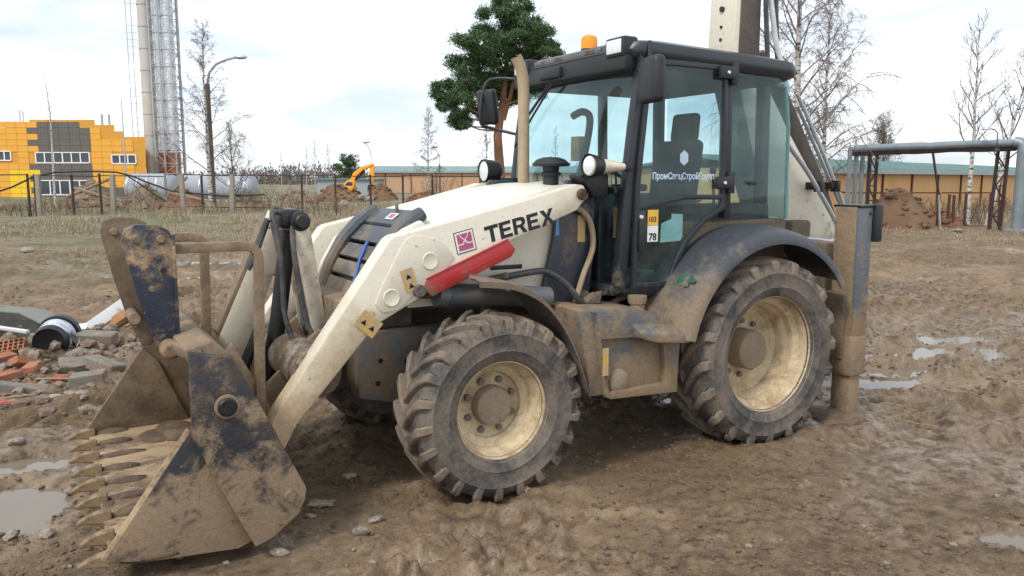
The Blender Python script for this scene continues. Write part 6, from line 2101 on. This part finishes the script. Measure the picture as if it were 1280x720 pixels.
# black pail lying on its side, base towards the viewer
x, y = gat(69, 437, .15)
pl = thing('pail', 'black plastic pail with silver label lying on its side in the rubble', 'bucket', (x, y, hz(x, y) + .05), R(-14))
MB().lathe([(0, -.155), (.140, -.155), (.155, -.165), (.162, -.15), (.185, .20), (.178, .20), (.155, -.14), (0, -.14)], (0, 0, 0), 'Y', 32).build('shell', M['pail'], pl)
MB().lathe([(.170, -.08), (.1715, -.08), (.1835, .10), (.1815, .10)], (0, 0, 0), 'Y', 32, True).build('label_band', M['pail_label'], pl)
MB().lathe([(.186, .125), (.205, .13), (.207, .20), (.186, .205)], (0, 0, 0), 'Y', 32, True).build('rim', M['pail'], pl)
MB().tube(smooth_path([(.205, .16, 0), (.24, .0, -.03), (.235, -.09, -.06), (.19, -.02, -.10)]), .006, 6).build('handle', M['galv'], pl)
pl.rotation_euler = (R(6), 0, R(12))
# big slab behind the bricks: body dark, top strip pale
x, y = gat(28, 428, .1)
sl = thing('concrete_slab', 'large dark slab with pale upper face behind the bricks', 'slab', (x - .15, y + .12, hz(x, y) - .16), R(-20))
MB().loft([[(xx, -.32, -.1), (xx, -.30, .30), (xx, -.20, .41), (xx, .02, .46), (xx, .22, .40), (xx, .26, -.1)] for xx in (-1.5, -.6, .25)] + [[(.85, -.34, -.1), (.85, -.32, .14), (.85, -.22, .22), (.85, .02, .27), (.85, .20, .22), (.85, .24, -.1)]]).build('slab_body', M['slab'], sl, bevel=.03)
MB().loft([[(xx, -.13, zz + .437), (xx, .02, zz + .472), (xx, .21, zz + .412), (xx, .21, zz + .39), (xx, .02, zz + .45), (xx, -.13, zz + .42)] for xx, zz in ((-1.49, 0), (-.6, 0.003), (.25, 0.002), (.83, -.185))]).build('slab_pale_top', M['slab_top'], sl)
x, y = gat(12, 436, .2)
o = tag(MB().box(-.02, .02, -.5, .5, -.015, .015).build('lath', M['boardwhite'], bevel=.003, loc=(x - .1, y, .42)), 'thin pale lath lying across the dark slab', 'board')
o.rotation_euler = (0, R(-8), R(62))
# boards and pipe pointing at the bucket
for name, me, p0, p1, w, h, mat, lab, cat in (
        ('white_board', None, (92, 424, .16), (158, 377, .42), .14, .018, M['boardwhite'], 'white faced board slanting up behind the bucket', 'board'),
        ('timber_plank', None, (112, 422, .12), (166, 385, .36), .10, .04, M['wood'], 'orange timber plank just below the white board', 'plank'),
        ('timber_plank', None, (124, 418, .08), (172, 392, .26), .09, .035, M['wood_dark'], 'dark timber plank beside the orange plank', 'plank'),
        ('timber_plank', None, (134, 416, .04), (180, 394, .18), .09, .035, M['wood'], 'lowest orange timber plank, half hidden by the bucket', 'plank')):
    xa, ya = gat(p0[0], p0[1], p0[2])
    xb, yb = gat(p1[0], p1[1], p1[2])
    a, b = Vector((xa, ya, p0[2])), Vector((xb, yb, p1[2]))
    d = (b - a)
    o = MB().box(-d.length / 2, d.length / 2, -w / 2, w / 2, -h / 2, h / 2).build(name, mat, bevel=.003)
    o.location = (a + b) / 2
    o.rotation_euler = (R(38), -math.asin(d.z / d.length), math.atan2(d.y, d.x))
    tag(o, lab, cat)
for p0, p1, z0, z1, lab in (((92, 420), (122, 409), .10, .16, 'dark red pipe stub lying between pail and white board'), ((88, 429), (116, 424), .08, .09, 'lower dark red rod beside the leaning grey block')):
    a, b = gat(*p0, z0), gat(*p1, z1)
    tag(MB().tube([(0, 0, 0), (b[0] - a[0], b[1] - a[1], z1 - z0)], .028, 12).build('red_pipe', M['redpipe'], loc=(a[0], a[1], z0)), lab, 'pipe')
a, b = gat(96, 436, .06), gat(106, 429, .06)
o = tag(MB().box(-.12, .12, -.07, .07, 0, .012).build('white_card', M['white_print'], bevel=.002, loc=(a[0], a[1], hz(*a) + .10)), 'small white sheet poking out right of the pail', 'sheet')
o.rotation_euler = (.3, -.1, .3)
# rag and sticks
q = random.Random(3)
for px, py, s, lab in ((30, 487, .20, 'dirty white rag in the mud below the bricks'), (55, 498, .11, 'small dirty white scrap left of the bucket edge'), (402, 632, .065, 'flat pale scrap in the mud near the bucket corner')):
    x, y = gat(px, py, 0)
    n = 9
    v = [((i / (n - 1) - .5) * s * 2.2 + q.gauss(0, .01), (j / (n - 1) - .5) * s * 1.3 + q.gauss(0, .01), (.012 + q.gauss(0, .006) + .018 * math.sin(i * 1.3) * math.cos(j * .9)) * s * 5) for j in range(n) for i in range(n)]
    f = [(j * n + i, j * n + i + 1, (j + 1) * n + i + 1, (j + 1) * n + i) for j in range(n - 1) for i in range(n - 1)]
    tag(MB().add(v, f).build('rag', M['rag'], loc=(x, y, hz(x, y) + .015), angle=80), lab, 'rag')
for px, py, L, az, lab in ((62, 482, .45, -12, 'pale stick lying in the rubble right of the rag'), (100, 470, .35, 30, 'short stick below the pale grey block'), (330, 398, .30, 70, 'thin twig stuck in the mud behind the frame'), (20, 504, .3, 10, 'stick left of the bucket teeth')):
    x, y = gat(px, py, 0)
    tag(MB().tube([(-L / 2 * math.cos(R(az)), -L / 2 * math.sin(R(az)), 0), (0, 0, .02), (L / 2 * math.cos(R(az)), L / 2 * math.sin(R(az)), .03)], [.012, .011, .007], 6).build('stick', M['timber'], loc=(x, y, hz(x, y) + .03)), lab, 'stick')

# loose stones: single ones near the viewer, gravel and clods as one mass
q = random.Random(12)
sm_ = [MB().rock((0, 0, 0), (.5, .42, .30), 200 + k, sub=2).mesh('stone', M['stone'], angle=30) for k in range(6)]
for px, py, s, lab in ((58, 668, .085, 'pale stone beside the left puddle'), (14, 668, .085, 'tan stone sitting in the left puddle'), (12, 635, .07, 'dark stone at the far rim of the left puddle'), (22, 560, .13, 'long tan stone left of the bucket teeth'),
                       (88, 612, .07, 'grey stone between the bucket teeth tips'), (96, 588, .06, 'white stone in front of the middle tooth'), (452, 668, .10, 'pale stone in the mud right of the bucket'), (436, 600, .10, 'pale stone near the front wheel'),
                       (470, 652, .08, 'light stone in front of the front wheel'), (1192, 679, .035, 'tiny white pebble at the lower right'), (655, 620, .07, 'brown lump right below the front wheel'), (388, 646, .06, 'stone under the bucket corner'),
                       (130, 478, .09, 'stone on the heap edge near the bucket side'), (80, 503, .08, 'stone just above the far tooth'), (1150, 352, .16, 'stone lying by the faint wheel tracks on the right'), (1265, 316, .3, 'brown lump at the far right yard edge'),
                       (1196, 291, .35, 'pale lump near the foot of the rusty gate'), (1098, 300, .3, 'pale stone just right of the tail lamp'), (35, 318, .3, 'white stone in the far grass on the left'), (350, 690, .09, 'stone at the lower photo edge right of the bucket')):
    x, y = gat(px, py, 0)
    o = tag(link('stone', q.choice(sm_), None, (x, y, hz(x, y) + s * .12)), lab, 'stone')
    o.scale = (s * 1.3, s * 1.2, s)
    o.rotation_euler = (q.uniform(-.3, .3), q.uniform(-.3, .3), q.uniform(0, 6))


def scatter(name, n, mats, lab, region, size, seed):
    g = np.random.default_rng(seed)
    xs, ys = region(g, n)
    cl = fbm(xs * .8, ys * .8, 141 + seed, 3)
    k = g.random(n) < sm(cl, .38, .6)
    xs, ys = xs[k], ys[k]
    h, wet, _, _ = terrain(xs, ys)
    ok = h > -.028
    m_ = MB()
    base_ = []
    for j in range(5):
        t = MB().rock((0, 0, 0), (1, .8, .6), 300 + j + seed, sub=1)
        base_.append((np.array(t.v), t.f))
    V, F, off = [], [], 0
    for x, y, z, o_ in zip(xs, ys, h, ok):
        if not o_:
            continue
        v, f = base_[g.integers(5)]
        s = size * (.35 + g.random() ** 3 * 2.2) * (1 + y * .03)
        a = g.random() * 6.28
        c, d = math.cos(a), math.sin(a)
        w = np.stack([v[:, 0] * c - v[:, 1] * d, v[:, 0] * d + v[:, 1] * c, v[:, 2]], 1) * s + np.array([x, y, z + s * .15])
        V.append(w)
        F += [tuple(i + off for i in q_) for q_ in f]
        off += len(v)
    m_.v, m_.f = [tuple(p) for p in np.concatenate(V)], F
    o = m_.build(name, mats, fix=False, angle=20)
    tag(o, lab, kind='stuff')


def near_region(g, n):
    y = 2.6 + 12 * g.random(n) ** 1.4
    return (g.random(n) - .5) * 1.45 * y, y


def left_region(g, n):
    return -4.6 + g.normal(0, 1.0, n), 7.9 + g.normal(0, .8, n)


M['stone_dull'] = dirty('dull_gravel', (.25, .21, .17), dirt=(.16, .11, .075), amt=.5, scale=7, rough=.9, bump=.4, drough=.95)
M['clod'] = plain('mud_clod', (.135, .093, .060), .8, 0, .35, 9, .5, 50)
scatter('mud_clods', 26000, M['clod'], 'small clods of dark mud strewn over the yard', near_region, .0095, 1)
scatter('gravel', 1500, M['stone_dull'], 'small pale stones strewn over the mud', near_region, .010, 2)
scatter('rubble_chips', 1500, M['stone_dull'], 'broken grey chips round the rubble heap', left_region, .035, 3)

for o in list(COL.objects):
    if o.parent is None and o.get('category') and not o.get('group'):
        g = {'stone': 'loose stones on the yard', 'heap': 'earth and rubble heaps', 'street lamp': 'street lamps behind the yard', 'tank': 'white storage tanks', 'bush': 'bare brush along the far edge',
             'plank': 'timber planks by the bucket', 'post': 'concrete posts at the left fence', 'beam': 'beams thrown on the rubble heaps', 'stick': 'sticks in the mud', 'rag': 'rags and scraps in the mud', 'rubble': 'concrete lumps by the digger'}.get(o['category'])
        if o['category'] == 'tree':
            g = 'pines' if 'pine_' in o.name else 'bare trees'
        if g:
            o['group'] = g
